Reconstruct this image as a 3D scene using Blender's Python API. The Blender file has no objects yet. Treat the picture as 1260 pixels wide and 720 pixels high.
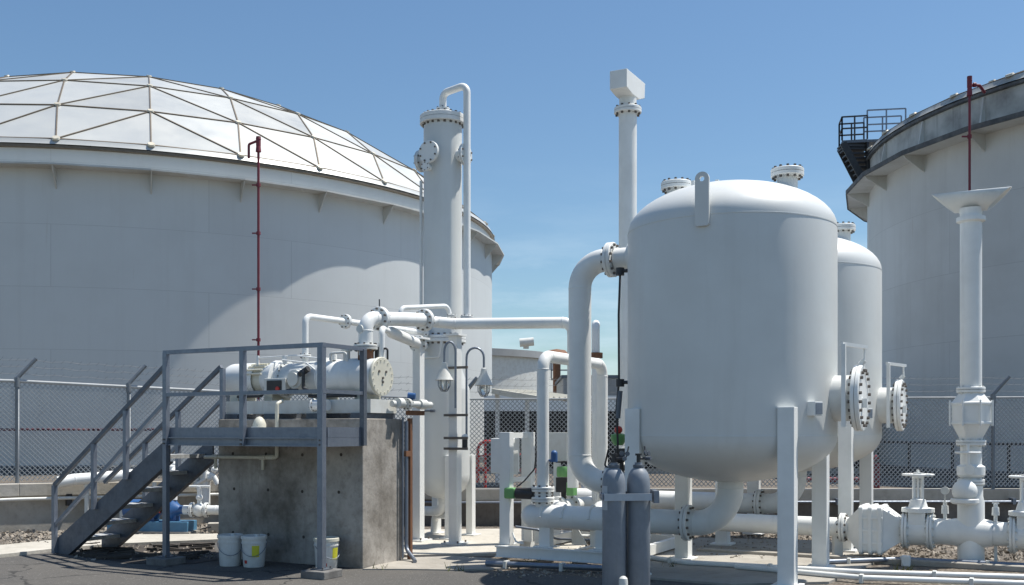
import bpy, math, random
from mathutils import Vector, Matrix
random.seed(7)
R = math.radians
scene = bpy.context.scene
col = scene.collection
CAMZ = 1.68
F_PX = 1260.0
HZ = 530.0

def at(px, py, Y):                    # a point of the place from where it stands in the photograph, Y metres away
    return Vector(((px-630)/F_PX*Y, Y, CAMZ-(py-HZ)/F_PX*Y))
def G(px, py, z=0.0):                 # the ground point there
    Y = F_PX*(CAMZ-z)/(py-HZ)
    return Vector(((px-630)/F_PX*Y, Y, z))

class Frame:
    def __init__(s, x, y, deg):
        s.o = Vector((x, y, 0)); a = R(deg)
        s.u = Vector((math.cos(a), math.sin(a), 0)); s.v = Vector((-math.sin(a), math.cos(a), 0))
    def __call__(s, a, b, z=0.0):
        return s.o + s.u*a + s.v*b + Vector((0, 0, z))
ANG = -28.0
F0 = Frame(-2.14, 11.75, ANG)         # access platform, plinth, compressor
F1 = Frame(2.56, 12.0, ANG)           # front vessel
F2 = Frame(4.22, 15.2, ANG)          # rear vessel
F3 = Frame(5.75, 12.83, ANG)          # vent line on the right
FT = Frame(-1.08, 16.0, ANG)          # tower
LOC = Frame(0, 0, 0)
ZV = Vector((0, 0, 1))

# ------------------------------------------------------------------ materials
def nt(name):
    m = bpy.data.materials.new(name); m.use_nodes = True
    t = m.node_tree; b = t.nodes['Principled BSDF']
    return m, t, b
def N(t, typ, **kw):
    n = t.nodes.new(typ)
    for k, v in kw.items():
        if k.startswith('i_'):
            n.inputs[k[2:].replace('_', ' ')].default_value = v
        else: setattr(n, k, v)
    return n
def ramp(t, src, stops):
    r = t.nodes.new('ShaderNodeValToRGB'); t.links.new(src, r.inputs[0])
    e = r.color_ramp.elements
    while len(e) < len(stops): e.new(0.5)
    for el, (p, c) in zip(e, stops):
        el.position = p; el.color = (c, c, c, 1) if not isinstance(c, tuple) else (*c, 1)
    return r.outputs[0]
def mix(t, f, a, b, mode='MIX'):
    m = t.nodes.new('ShaderNodeMix'); m.data_type = 'RGBA'; m.blend_type = mode
    for sock, v in ((m.inputs[0], f), (m.inputs[6], a), (m.inputs[7], b)):
        if hasattr(v, 'links') or isinstance(v, bpy.types.NodeSocket): t.links.new(v, sock)
        elif isinstance(v, (int, float)): sock.default_value = v if sock.type == 'VALUE' else (v, v, v, 1)
        else: sock.default_value = (*v, 1)
    return m.outputs[2]
def coords(t, scale=(1, 1, 1)):
    c = t.nodes.new('ShaderNodeTexCoord'); m = t.nodes.new('ShaderNodeMapping')
    m.inputs['Scale'].default_value = scale
    t.links.new(c.outputs['Object'], m.inputs[0])
    return m.outputs[0]
def noise(t, vec, scale, detail=4, rough=0.6):
    n = N(t, 'ShaderNodeTexNoise', i_Scale=scale, i_Detail=detail, i_Roughness=rough)
    t.links.new(vec, n.inputs['Vector']); return n.outputs[0]
def bump(t, b, h, strength, dist=0.01):
    n = N(t, 'ShaderNodeBump', i_Strength=strength, i_Distance=dist)
    t.links.new(h, n.inputs['Height']); t.links.new(n.outputs[0], b.inputs['Normal'])

def paint(name, c, rough=0.4, dirt=0.25, dcol=None, scale=3.0, streak=True, metal=0.0, bmp=0.03, chip=0.0, ccol=(0.16, 0.07, 0.035)):
    m, t, b = nt(name)
    v = coords(t)
    dcol = dcol or tuple(x*0.55 for x in c)
    f1 = ramp(t, noise(t, v, scale, 6), [(0.42, 0.0), (0.75, 1.0)])
    base = mix(t, 0.0, c, dcol)
    mm = t.nodes.new('ShaderNodeMath'); mm.operation = 'MULTIPLY'; mm.inputs[1].default_value = dirt
    t.links.new(f1, mm.inputs[0])
    out = mix(t, mm.outputs[0], c, dcol)
    if streak:
        vs = coords(t, (6, 6, 0.45))
        f2 = ramp(t, noise(t, vs, scale*0.9, 5), [(0.55, 0.0), (0.8, 1.0)])
        m2 = t.nodes.new('ShaderNodeMath'); m2.operation = 'MULTIPLY'; m2.inputs[1].default_value = dirt*0.8
        t.links.new(f2, m2.inputs[0])
        out = mix(t, m2.outputs[0], out, dcol)
    if chip:
        f3 = ramp(t, noise(t, v, scale*5, 7, 0.7), [(0.70-chip*0.2, 0.0), (0.74-chip*0.2, 1.0)])
        out = mix(t, f3, out, ccol)
    t.links.new(out, b.inputs['Base Color'])
    rr = ramp(t, noise(t, v, scale*4, 4), [(0.3, max(0.05, rough-0.09)), (0.7, min(1, rough+0.1))])
    t.links.new(rr, b.inputs['Roughness'])
    b.inputs['Metallic'].default_value = metal
    if bmp: bump(t, b, noise(t, v, 14, 4), bmp, 0.02)
    return m

def concrete(name, c, dark, scale=2.0, pits=True, board=False):
    m, t, b = nt(name)
    v = coords(t)
    n1 = noise(t, v, scale, 8, 0.65); n2 = noise(t, v, scale*9, 6, 0.7); n3 = noise(t, coords(t, (5, 5, 0.6)), scale, 5)
    o = mix(t, ramp(t, n1, [(0.35, 0.0), (0.7, 1.0)]), dark, c)
    o = mix(t, ramp(t, n2, [(0.3, 0.35), (0.5, 0.0)]), o, tuple(x*0.6 for x in dark))
    o = mix(t, ramp(t, n3, [(0.55, 0.0), (0.8, 0.45)]), o, tuple(x*0.5 for x in dark))
    h = n2
    if pits:
        vo = N(t, 'ShaderNodeTexVoronoi', i_Scale=scale*3.4); t.links.new(v, vo.inputs['Vector'])
        pf = ramp(t, vo.outputs['Distance'], [(0.05, 0.9), (0.17, 0.0)])
        pm_ = N(t, 'ShaderNodeMath', operation='MULTIPLY'); t.links.new(pf, pm_.inputs[0]); t.links.new(ramp(t, n2, [(0.35, 0.0), (0.6, 0.6)]), pm_.inputs[1])
        o = mix(t, pm_.outputs[0], o, tuple(x*0.4 for x in dark))
    if board:
        w = N(t, 'ShaderNodeTexWave', wave_type='BANDS', bands_direction='Z', i_Scale=0.55, i_Distortion=0.6)
        t.links.new(v, w.inputs['Vector'])
        o = mix(t, ramp(t, w.outputs[1], [(0.0, 0.45), (0.05, 0.0)]), o, tuple(x*0.4 for x in dark))
    t.links.new(o, b.inputs['Base Color']); b.inputs['Roughness'].default_value = 0.9
    bump(t, b, h, 0.35, 0.02)
    return m

def ground_mat(name, kind):
    m, t, b = nt(name)
    v = coords(t)
    big = noise(t, v, 0.5, 6, 0.65)
    if kind == 'asphalt':
        fine = noise(t, v, 90, 3, 0.7)
        vo = N(t, 'ShaderNodeTexVoronoi', i_Scale=70.0); t.links.new(v, vo.inputs['Vector'])
        o = mix(t, ramp(t, fine, [(0.3, 0.0), (0.7, 1.0)]), (0.055, 0.053, 0.050), (0.115, 0.109, 0.101))
        o = mix(t, ramp(t, big, [(0.4, 0.0), (0.7, 0.6)]), o, (0.14, 0.128, 0.112))
        o = mix(t, ramp(t, vo.outputs['Color'], [(0.86, 0.0), (0.9, 0.5)]), o, (0.3, 0.29, 0.27))
        crack = N(t, 'ShaderNodeTexVoronoi', feature='DISTANCE_TO_EDGE', i_Scale=0.45)
        dn = N(t, 'ShaderNodeTexNoise', i_Scale=1.6, i_Detail=5.0); t.links.new(v, dn.inputs['Vector'])
        va = N(t, 'ShaderNodeVectorMath', operation='ADD'); t.links.new(v, va.inputs[0]); t.links.new(dn.outputs[1], va.inputs[1])
        t.links.new(va.outputs[0], crack.inputs['Vector'])
        o = mix(t, ramp(t, crack.outputs['Distance'], [(0.004, 0.8), (0.012, 0.0)]), o, (0.02, 0.02, 0.02))
        patch = noise(t, v, 1.7, 7, 0.7)
        o = mix(t, ramp(t, patch, [(0.56, 0.0), (0.66, 0.35)]), o, (0.07, 0.066, 0.062))
        bump(t, b, fine, 0.6, 0.012)
    else:
        vo = N(t, 'ShaderNodeTexVoronoi', i_Scale=22.0); t.links.new(v, vo.inputs['Vector'])
        sep = N(t, 'ShaderNodeSeparateColor'); t.links.new(vo.outputs['Color'], sep.inputs[0])
        o = mix(t, sep.outputs[0], (0.12, 0.10, 0.08), (0.30, 0.265, 0.225))
        o = mix(t, ramp(t, vo.outputs['Distance'], [(0.25, 0.0), (0.6, 0.8)]), o, (0.07, 0.06, 0.05))
        o = mix(t, ramp(t, big, [(0.45, 0.0), (0.7, 0.5)]), o, (0.20, 0.15, 0.10))
        inv = N(t, 'ShaderNodeMath', operation='SUBTRACT'); inv.inputs[0].default_value = 1.0
        t.links.new(vo.outputs['Distance'], inv.inputs[1])
        bump(t, b, inv.outputs[0], 0.9, 0.03)
    t.links.new(o, b.inputs['Base Color']); b.inputs['Roughness'].default_value = 0.95
    return m

def shell_mat(name, c, dcol, course=2.4, dirt=0.35):
    """painted plate: horizontal plate courses with faint weld lines, runs and blotches"""
    m, t, b = nt(name)
    v = coords(t)
    sep = N(t, 'ShaderNodeSeparateXYZ'); t.links.new(v, sep.inputs[0])
    at2 = N(t, 'ShaderNodeMath', operation='ARCTAN2'); t.links.new(sep.outputs[1], at2.inputs[0]); t.links.new(sep.outputs[0], at2.inputs[1])
    cb = N(t, 'ShaderNodeCombineXYZ')
    sc = N(t, 'ShaderNodeMath', operation='MULTIPLY'); sc.inputs[1].default_value = 16.0
    t.links.new(at2.outputs[0], sc.inputs[0]); t.links.new(sc.outputs[0], cb.inputs[0]); t.links.new(sep.outputs[2], cb.inputs[1])
    br = N(t, 'ShaderNodeTexBrick', i_Scale=1.0, offset=0.37)
    br.inputs['Color1'].default_value = (1, 1, 1, 1); br.inputs['Color2'].default_value = (0.955, 0.955, 0.955, 1); br.inputs['Mortar'].default_value = (0.82, 0.82, 0.82, 1)
    br.inputs['Mortar Size'].default_value = 0.012; br.inputs['Brick Width'].default_value = 7.5; br.inputs['Row Height'].default_value = course
    t.links.new(cb.outputs[0], br.inputs['Vector'])
    o = mix(t, 1.0, c, br.outputs[0], 'MULTIPLY')
    n1 = noise(t, v, 0.35, 7, 0.6)
    o = mix(t, ramp(t, n1, [(0.45, 0.0), (0.8, dirt)]), o, dcol)
    vs = coords(t, (1.2, 1.2, 0.06)); n2 = noise(t, vs, 1.6, 7, 0.65)
    o = mix(t, ramp(t, n2, [(0.52, 0.0), (0.85, dirt)]), o, dcol)
    n3 = noise(t, coords(t, (2.5, 2.5, 0.1)), 1.0, 6, 0.7)
    o = mix(t, ramp(t, n3, [(0.66, 0.0), (0.74, dirt*0.7)]), o, (0.32, 0.24, 0.17))
    t.links.new(o, b.inputs['Base Color']); b.inputs['Roughness'].default_value = 0.55
    bump(t, b, br.outputs[0], 0.12, 0.02)
    return m

M = {}
M['white'] = paint('white_paint', (0.79, 0.80, 0.78), 0.48, 0.3, (0.45, 0.45, 0.42), 2.2)
M['vessel'] = paint('vessel_paint', (0.66, 0.675, 0.66), 0.42, 0.35, (0.50, 0.50, 0.47), 0.9, bmp=0.02)
M['white_old'] = paint('old_white_paint', (0.66, 0.67, 0.64), 0.5, 0.4, (0.40, 0.37, 0.31), 4, chip=0.15)
M['cream'] = paint('cream_paint', (0.66, 0.64, 0.54), 0.45, 0.3, (0.42, 0.38, 0.28), 5)
M['beige'] = paint('beige_paint', (0.66, 0.63, 0.53), 0.6, 0.3, None, 1.5)
M['galv'] = paint('galvanised', (0.22, 0.25, 0.30), 0.42, 0.5, (0.13, 0.15, 0.19), 7, metal=0.55)
M['galv_dark'] = paint('weathered_steel', (0.13, 0.15, 0.18), 0.5, 0.5, (0.06, 0.065, 0.075), 6, metal=0.35)
M['tread'] = paint('tread_grating', (0.48, 0.49, 0.49), 0.6, 0.6, (0.2, 0.2, 0.2), 16, metal=0.1, bmp=0.4)
M['wire'] = paint('fence_wire', (0.36, 0.38, 0.39), 0.5, 0.3, None, 4, bmp=0)
M['barb'] = paint('barbed_wire', (0.22, 0.23, 0.24), 0.6, 0.3, None, 4, bmp=0)
M['maroon'] = paint('dark_maroon_paint', (0.10, 0.018, 0.03), 0.6, 0.4, None, 3)
M['fence_post'] = paint('fence_post', (0.20, 0.22, 0.24), 0.5, 0.4, None, 6, metal=0.4)
M['bolt'] = paint('bolt_dark', (0.12, 0.11, 0.10), 0.55, 0.5, (0.12, 0.07, 0.04), 12, streak=False)
M['black'] = paint('black_paint', (0.025, 0.025, 0.028), 0.45, 0.4, (0.06, 0.06, 0.06), 9)
M['grime_and_shade'] = paint('mildew_and_base_shade', (0.06, 0.065, 0.07), 0.7, 0.6, (0.22, 0.22, 0.21), 2.5, streak=True)  # mildew on rim and girder lip; painted base shadow on the foot rings
M['rust'] = paint('rusty_steel', (0.20, 0.095, 0.05), 0.8, 0.6, (0.10, 0.045, 0.03), 8)
M['red'] = paint('red_paint', (0.20, 0.03, 0.045), 0.6, 0.5, (0.10, 0.025, 0.04), 4)
M['redbright'] = paint('bright_red_paint', (0.50, 0.035, 0.03), 0.4, 0.3, None, 6)
M['green'] = paint('green_actuator', (0.15, 0.36, 0.13), 0.5, 0.3, (0.09, 0.24, 0.09), 10)
M['blue'] = paint('blue_paint', (0.03, 0.10, 0.26), 0.4, 0.4, (0.02, 0.07, 0.2), 7)
M['bluebase'] = paint('pale_blue_paint', (0.08, 0.22, 0.36), 0.5, 0.4, (0.06, 0.13, 0.2), 6)
M['bottle'] = paint('grey_cylinder_paint', (0.205, 0.235, 0.275), 0.5, 0.5, (0.13, 0.15, 0.175), 6, chip=0.1, ccol=(0.3, 0.3, 0.3))
M['sticker'] = paint('sticker_white', (0.42, 0.46, 0.50), 0.5, 0.3, None, 9)
M['yellow'] = paint('yellow_sticker', (0.62, 0.60, 0.04), 0.5, 0.3, None, 14)
M['pail'] = paint('white_plastic', (0.70, 0.71, 0.69), 0.4, 0.45, (0.42, 0.40, 0.36), 7)
M['shell'] = shell_mat('tank_shell_paint', (0.60, 0.62, 0.615), (0.47, 0.47, 0.455))
M['shell_right'] = shell_mat('right_tank_paint', (0.60, 0.615, 0.605), (0.41, 0.41, 0.39), 2.4, 0.5)
M['girder'] = paint('girder_paint', (0.56, 0.57, 0.55), 0.55, 0.5, (0.36, 0.34, 0.29), 0.9)
M['rimband'] = paint('weathered_rim', (0.46, 0.47, 0.45), 0.6, 0.85, (0.10, 0.10, 0.095), 0.7)
M['dome'] = paint('mill_aluminium', (0.53, 0.545, 0.535), 0.45, 0.2, (0.45, 0.43, 0.38), 0.15, metal=0.2, streak=False, bmp=0)
_m = M['dome']; _t = _m.node_tree; _b = _t.nodes['Principled BSDF']
_g = _t.nodes.new('ShaderNodeNewGeometry'); _src = _b.inputs['Base Color'].links[0].from_socket
_o = mix(_t, 1.0, _src, ramp(_t, _g.outputs['Random Per Island'], [(0.0, 0.80), (0.5, 0.93), (1.0, 1.0)]), 'MULTIPLY'); _t.links.new(_o, _b.inputs['Base Color'])
M['batten'] = paint('dull_aluminium', (0.18, 0.15, 0.115), 0.6, 0.5, (0.12, 0.09, 0.06), 2, metal=0.4)
M['hub'] = paint('hub_aluminium', (0.62, 0.58, 0.48), 0.5, 0.4, (0.45, 0.33, 0.2), 3, metal=0.3)
M['plinth'] = concrete('plinth_concrete', (0.54, 0.505, 0.46), (0.16, 0.142, 0.118), 1.2, True, False)
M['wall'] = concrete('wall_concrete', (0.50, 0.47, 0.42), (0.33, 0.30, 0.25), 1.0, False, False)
M['wall_dark'] = concrete('dark_wall_concrete', (0.21, 0.19, 0.17), (0.10, 0.09, 0.08), 1.4, False, False)  # darker concrete for the middle and right wall bodies
M['slab'] = concrete('slab_concrete', (0.42, 0.395, 0.35), (0.30, 0.275, 0.235), 0.9, False)
M['pale_slab'] = concrete('pale_concrete', (0.56, 0.53, 0.47), (0.42, 0.39, 0.33), 0.9, False)
M['footing'] = concrete('footing_concrete', (0.24, 0.235, 0.225), (0.14, 0.135, 0.13), 4, True)
M['asphalt'] = ground_mat('asphalt', 'asphalt')
M['gravel'] = ground_mat('gravel_ground', 'gravel')
M['stone'] = paint('stone', (0.34, 0.30, 0.25), 0.9, 0.9, (0.14, 0.115, 0.09), 18, streak=False)
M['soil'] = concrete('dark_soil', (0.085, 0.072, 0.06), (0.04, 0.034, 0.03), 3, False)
M['siding'] = paint('grey_siding', (0.36, 0.37, 0.37), 0.6, 0.3, None, 1.0)
M['shedwhite'] = paint('shed_white', (0.78, 0.80, 0.80), 0.6, 0.2, None, 0.6)
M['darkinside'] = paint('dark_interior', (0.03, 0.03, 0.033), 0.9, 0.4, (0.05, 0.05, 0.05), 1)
m, t, b = nt('lamp_glass'); b.inputs['Base Color'].default_value = (0.8, 0.8, 0.76, 1); b.inputs['Roughness'].default_value = 0.12
b.inputs['Transmission Weight'].default_value = 0.75; M['glass'] = m

# ------------------------------------------------------------------ mesh builder
class MB:
    def __init__(s): s.v = []; s.f = []; s.mi = []; s.sm = []
    def add(s, vs, fs, mi=0, smooth=False):
        o = len(s.v); s.v += [tuple(p) for p in vs]
        for f in fs: s.f.append(tuple(i+o for i in f)); s.mi.append(mi); s.sm.append(smooth)
        return s
    def hexa(s, p, mi=0):             # eight corners: bottom 0-3, top 4-7
        return s.add(p, [(0, 3, 2, 1), (4, 5, 6, 7), (0, 1, 5, 4), (1, 2, 6, 5), (2, 3, 7, 6), (3, 0, 4, 7)], mi)
    def box(s, F, a0, a1, b0, b1, z0, z1, mi=0):
        return s.hexa([F(a, b, z) for z in (z0, z1) for a, b in ((a0, b0), (a1, b0), (a1, b1), (a0, b1))], mi)
    def bar(s, p, q, w, h, mi=0, side=None):
        p = Vector(p); q = Vector(q); d = (q-p).normalized()
        if side is None:
            side = d.cross(ZV)
            if side.length < 1e-3: side = Vector((1, 0, 0))
        side = (side - d*side.dot(d)).normalized(); up = side.cross(d).normalized()
        c = []
        for e in (p, q):
            for i, j in ((-1, -1), (1, -1), (1, 1), (-1, 1)): c.append(e + side*(i*w/2) + up*(j*h/2))
        return s.hexa(c, mi)
    def ring(s, c, x, y, r, n): return [c + x*(r*math.cos(2*math.pi*i/n)) + y*(r*math.sin(2*math.pi*i/n)) for i in range(n)]
    def basis(s, d):
        d = Vector(d).normalized(); x = d.cross(ZV)
        if x.length < 1e-3: x = Vector((1, 0, 0))
        x.normalize(); return d, x, d.cross(x).normalized()
    def lathe(s, c, d, prof, n=32, mi=0, smooth=True, breaks=True):
        """prof: (radius, height along d). Split into separate bands where it turns sharply."""
        c = Vector(c); d, x, y = s.basis(d)
        bands = [[prof[0]]]
        for i in range(1, len(prof)):
            bands[-1].append(prof[i])
            if breaks and 0 < i < len(prof)-1:
                a = Vector((prof[i][0]-prof[i-1][0], prof[i][1]-prof[i-1][1])); b2 = Vector((prof[i+1][0]-prof[i][0], prof[i+1][1]-prof[i][1]))
                if a.length > 1e-9 and b2.length > 1e-9 and a.angle(b2) > R(35): bands.append([prof[i]])
        for bd in bands:
            vs = []; fs = []
            for r, h in bd: vs += s.ring(c + d*h, x, y, max(r, 1e-5), n)
            for k in range(len(bd)-1):
                for i in range(n):
                    j = (i+1) % n
                    fs.append((k*n+i, k*n+j, (k+1)*n+j, (k+1)*n+i))
            s.add(vs, fs, mi, smooth)
        return s
    def cyl(s, p, q, r, r2=None, n=24, mi=0, smooth=True):
        p = Vector(p); q = Vector(q); L = (q-p).length
        return s.lathe(p, q-p, [(0, 0), (r, 0), (r if r2 is None else r2, L), (0, L)], n, mi, smooth)
    def sphere(s, c, r, mi=0, n=20, squash=1.0, d=ZV):
        k = 10
        return s.lathe(c, d, [(r*math.sin(math.pi*i/k), -r*squash*math.cos(math.pi*i/k)) for i in range(k+1)], n, mi, True, False)
    def tube(s, path, r, fillet=0.15, n=16, mi=0, caps=True, seg=7):
        path = [Vector(p) for p in path]; pts = [path[0]]
        for i in range(1, len(path)-1):
            a, p, b2 = path[i-1], path[i], path[i+1]
            d1 = (a-p); d2 = (b2-p); ang = d1.angle(d2)
            if abs(ang-math.pi) < 0.02: pts.append(p); continue
            tl = min(fillet/math.tan(ang/2), d1.length*0.48 if i > 1 else d1.length*0.98, d2.length*0.48 if i < len(path)-2 else d2.length*0.98)
            d1n = d1.normalized(); d2n = d2.normalized()
            rad = tl*math.tan(ang/2); cen = p + (d1n+d2n).normalized()*(rad/math.sin(ang/2))
            s0 = p+d1n*tl-cen; s1 = p+d2n*tl-cen; tot = s0.angle(s1); ax = s0.cross(s1).normalized()
            for k in range(seg+1): pts.append(cen + Matrix.Rotation(tot*k/seg, 3, ax) @ s0)
            if r > 0.06 and seg > 5:
                for q_, d_ in ((p+d1n*tl, d1n), (p+d2n*tl, d2n)): s.lathe(q_, d_, [(r-0.004, -0.012), (r+0.0035, -0.004), (r+0.0035, 0.006), (r-0.004, 0.014)], 24, mi)
        pts.append(path[-1])
        vs = []; fs = []; x = None
        for i, p in enumerate(pts):
            d = (pts[min(i+1, len(pts)-1)] - pts[max(i-1, 0)]).normalized()
            if x is None: _, x, _ = s.basis(d)
            x = (x - d*x.dot(d)).normalized(); y = d.cross(x)
            vs += s.ring(p, x, y, r, n)
        for k in range(len(pts)-1):
            for i in range(n):
                j = (i+1) % n; fs.append((k*n+i, k*n+j, (k+1)*n+j, (k+1)*n+i))
        s.add(vs, fs, mi, True)
        if caps:
            s.add(vs[:n], [tuple(range(n))[::-1]], mi); s.add(vs[-n:], [tuple(range(n))], mi)
        return s
    def flange(s, c, d, r, th=0.05, nb=8, br=0.014, pair=True, mi=0, bm=1, pipe_r=None):
        """a bolted flange pair centred on c, axis d; stud bolts go right through"""
        c = Vector(c); d, x, y = s.basis(d)
        g = 0.006
        e = min(0.008, th*0.2)
        if pair:
            for sg in (-1, 1):
                h0 = sg*g/2; h1 = sg*(g/2+th)
                s.lathe(c, d, [(0, h0), (r, h0), (r, h1-sg*e), (r-e, h1), (0, h1)], 36, mi)
            H = g/2+th
            s.cyl(c-d*g*0.6, c+d*g*0.6, r*0.8, n=24, mi=bm)
        else:
            s.lathe(c, d, [(0, -th/2), (r-e, -th/2), (r, -th/2+e), (r, th/2-e), (r-e, th/2), (0, th/2)], 36, mi); H = th/2
        rb = r*0.84
        for i in range(nb):
            a = 2*math.pi*(i+0.5)/nb
            p = c + x*(rb*math.cos(a)) + y*(rb*math.sin(a))
            s.cyl(p-d*(H+br*1.5), p+d*(H+br*1.5), br, n=6, mi=bm, smooth=False)
        return s
    def prism(s, poly, d, mi=0):      # a planar outline pushed along d
        n = len(poly); poly = [Vector(p) for p in poly]; d = Vector(d)
        s.add(poly + [p+d for p in poly], [tuple(range(n))[::-1], tuple(range(n, 2*n))] + [(i, (i+1) % n, n+(i+1) % n, n+i) for i in range(n)], mi)
        return s
    def build(s, name, mats, parent=None, bevel=0.0):
        loc = THING_LOC.get(parent.name, Vector()) if parent else Vector()
        me = bpy.data.meshes.new(name)
        me.from_pydata([tuple(Vector(p)-loc) for p in s.v], [], s.f)
        mats = mats if isinstance(mats, (list, tuple)) else [mats]
        for mm in mats: me.materials.append(M[mm])
        for p, i, sm in zip(me.polygons, s.mi, s.sm): p.material_index = min(i, len(mats)-1); p.use_smooth = sm
        me.update()
        import bmesh
        bm = bmesh.new(); bm.from_mesh(me); bmesh.ops.recalc_face_normals(bm, faces=bm.faces); bm.to_mesh(me); bm.free()
        o = bpy.data.objects.new(name, me); col.objects.link(o)
        if parent: o.parent = parent; THING_LOC[o.name] = loc
        if bevel:
            bv = o.modifiers.new('edge', 'BEVEL'); bv.width = bevel; bv.segments = 2; bv.limit_method = 'ANGLE'; bv.angle_limit = R(40)
        return o
THING_LOC = {}
def tag(o, label=None, cat=None, group=None, kind=None):
    for k, v in (('label', label), ('category', cat), ('group', group), ('kind', kind)):
        if v: o[k] = v
    return o
def thing(name, loc, label, cat, group=None):
    o = bpy.data.objects.new(name, None); col.objects.link(o)
    o.empty_display_size = 0.2; o.location = Vector(loc); THING_LOC[o.name] = Vector(loc)
    return tag(o, label, cat, group)
def kids(o): return [c for c in bpy.data.objects if c.parent == o]
def copy_tree(o, loc, rz=0.0, label=None):
    def cp(x, par):
        c = x.copy(); col.objects.link(c)
        if par: c.parent = par
        for ch in kids_of.get(x.name, []): cp(ch, c)
        return c
    kids_of = {}
    for c in list(bpy.data.objects):
        if c.parent: kids_of.setdefault(c.parent.name, []).append(c)
    r = cp(o, None); r.location = Vector(loc); r.rotation_euler.z = rz
    if label: r['label'] = label
    return r

# ------------------------------------------------------------------ ground
def sheet(name, pts, z, mat, label=None, kind='structure', thick=0.0):
    mb = MB()
    pts = [Vector((p[0], p[1], z)) for p in pts]
    if thick: mb.prism([p - Vector((0, 0, thick)) for p in pts], (0, 0, thick))
    else: mb.add(pts, [tuple(range(len(pts)))])
    return tag(mb.build(name, mat), label, None, None, kind)
g = MB(); g.add([(-900, -60, 0), (900, -60, 0), (900, 1800, 0), (-900, 1800, 0)], [(0, 1, 2, 3)])
tag(g.build('ground', 'gravel'), kind='structure')
gp = lambda *l: [G(x, y) for x, y in l]
road = [(-70, -80), (-70, 9.0), (-14, 11.6)] + [p[:2] for p in gp((-60, 693), (0, 687), (57, 680), (133, 673), (264, 667), (300, 668), (440, 694), (500, 697), (560, 703), (640, 706), (760, 712), (880, 716), (1000, 722), (1150, 733), (1300, 745))] + [(14, 8.5), (70, 5), (70, -80)]
rr = random.Random(3); road2 = []
for p, q in zip(road, road[1:]+road[:1]):
    p = Vector((p[0], p[1])); q = Vector((q[0], q[1])); L_ = (q-p).length; k_ = int(L_/0.15) if L_ < 6 else 1
    for i in range(max(1, k_)):
        c_ = p.lerp(q, i/max(1, k_)); road2.append((c_.x+rr.uniform(-0.03, 0.03), c_.y+rr.uniform(-0.055, 0.055)) if k_ > 1 else (c_.x, c_.y))
sheet('asphalt_road', road2, 0.006, 'asphalt')
sheet('concrete_path', gp((-60, 682), (0, 675), (67, 668), (119, 662), (268, 660.5), (268, 667.5), (133, 673.5), (57, 680.5), (0, 687), (-60, 693)), 0.05, 'pale_slab', thick=0.055)
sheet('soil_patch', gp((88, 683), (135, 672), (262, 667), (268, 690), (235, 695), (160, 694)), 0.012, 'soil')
sheet('concrete_apron', gp((446, 702), (497, 688), (560, 686), (625, 690), (622, 701), (560, 703), (500, 702)), 0.02, 'slab', thick=0.02)
sheet('tower_pad', gp((470, 676), (520, 654), (720, 652), (720, 680), (615, 684), (500, 686)), 0.034, 'pale_slab', thick=0.034)
sheet('vessel_pad', gp((780, 690), (860, 664), (1050, 668), (1085, 690), (1020, 719), (900, 722), (780, 712)), 0.03, 'slab', thick=0.03)
stones = MB()
def scatter(poly_px, n, smin, smax):
    for _ in range(n):
        px0, px1, py0, py1 = poly_px
        p = G(random.uniform(px0, px1), random.uniform(py0, py1)); s_ = random.uniform(smin, smax)
        ax = [Vector((random.gauss(0, 1), random.gauss(0, 1), random.gauss(0, 1))).normalized()*s_*random.uniform(0.6, 1.1) for _ in range(3)]
        c = p + Vector((0, 0, s_*0.3))
        vs = [c+ax[0], c-ax[0], c+ax[1], c-ax[1], c+ax[2]*0.8, c-ax[2]*0.8]
        stones.add(vs, [(0, 2, 4), (2, 1, 4), (1, 3, 4), (3, 0, 4), (2, 0, 5), (1, 2, 5), (3, 1, 5), (0, 3, 5)])
scatter((-20, 130, 655, 672), 900, 0.025, 0.06)
scatter((130, 268, 646, 660), 900, 0.025, 0.055)
scatter((640, 1270, 642, 690), 4200, 0.02, 0.05)
scatter((90, 264, 672, 690), 260, 0.015, 0.05)
scatter((600, 800, 697, 712), 160, 0.012, 0.035)
scatter((268, 480, 640, 660), 300, 0.025, 0.05)
tag(stones.build('gravel_stones', 'stone'), 'loose pale gravel stones strewn between the wall and the pads', None, None, 'stuff')

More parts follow.
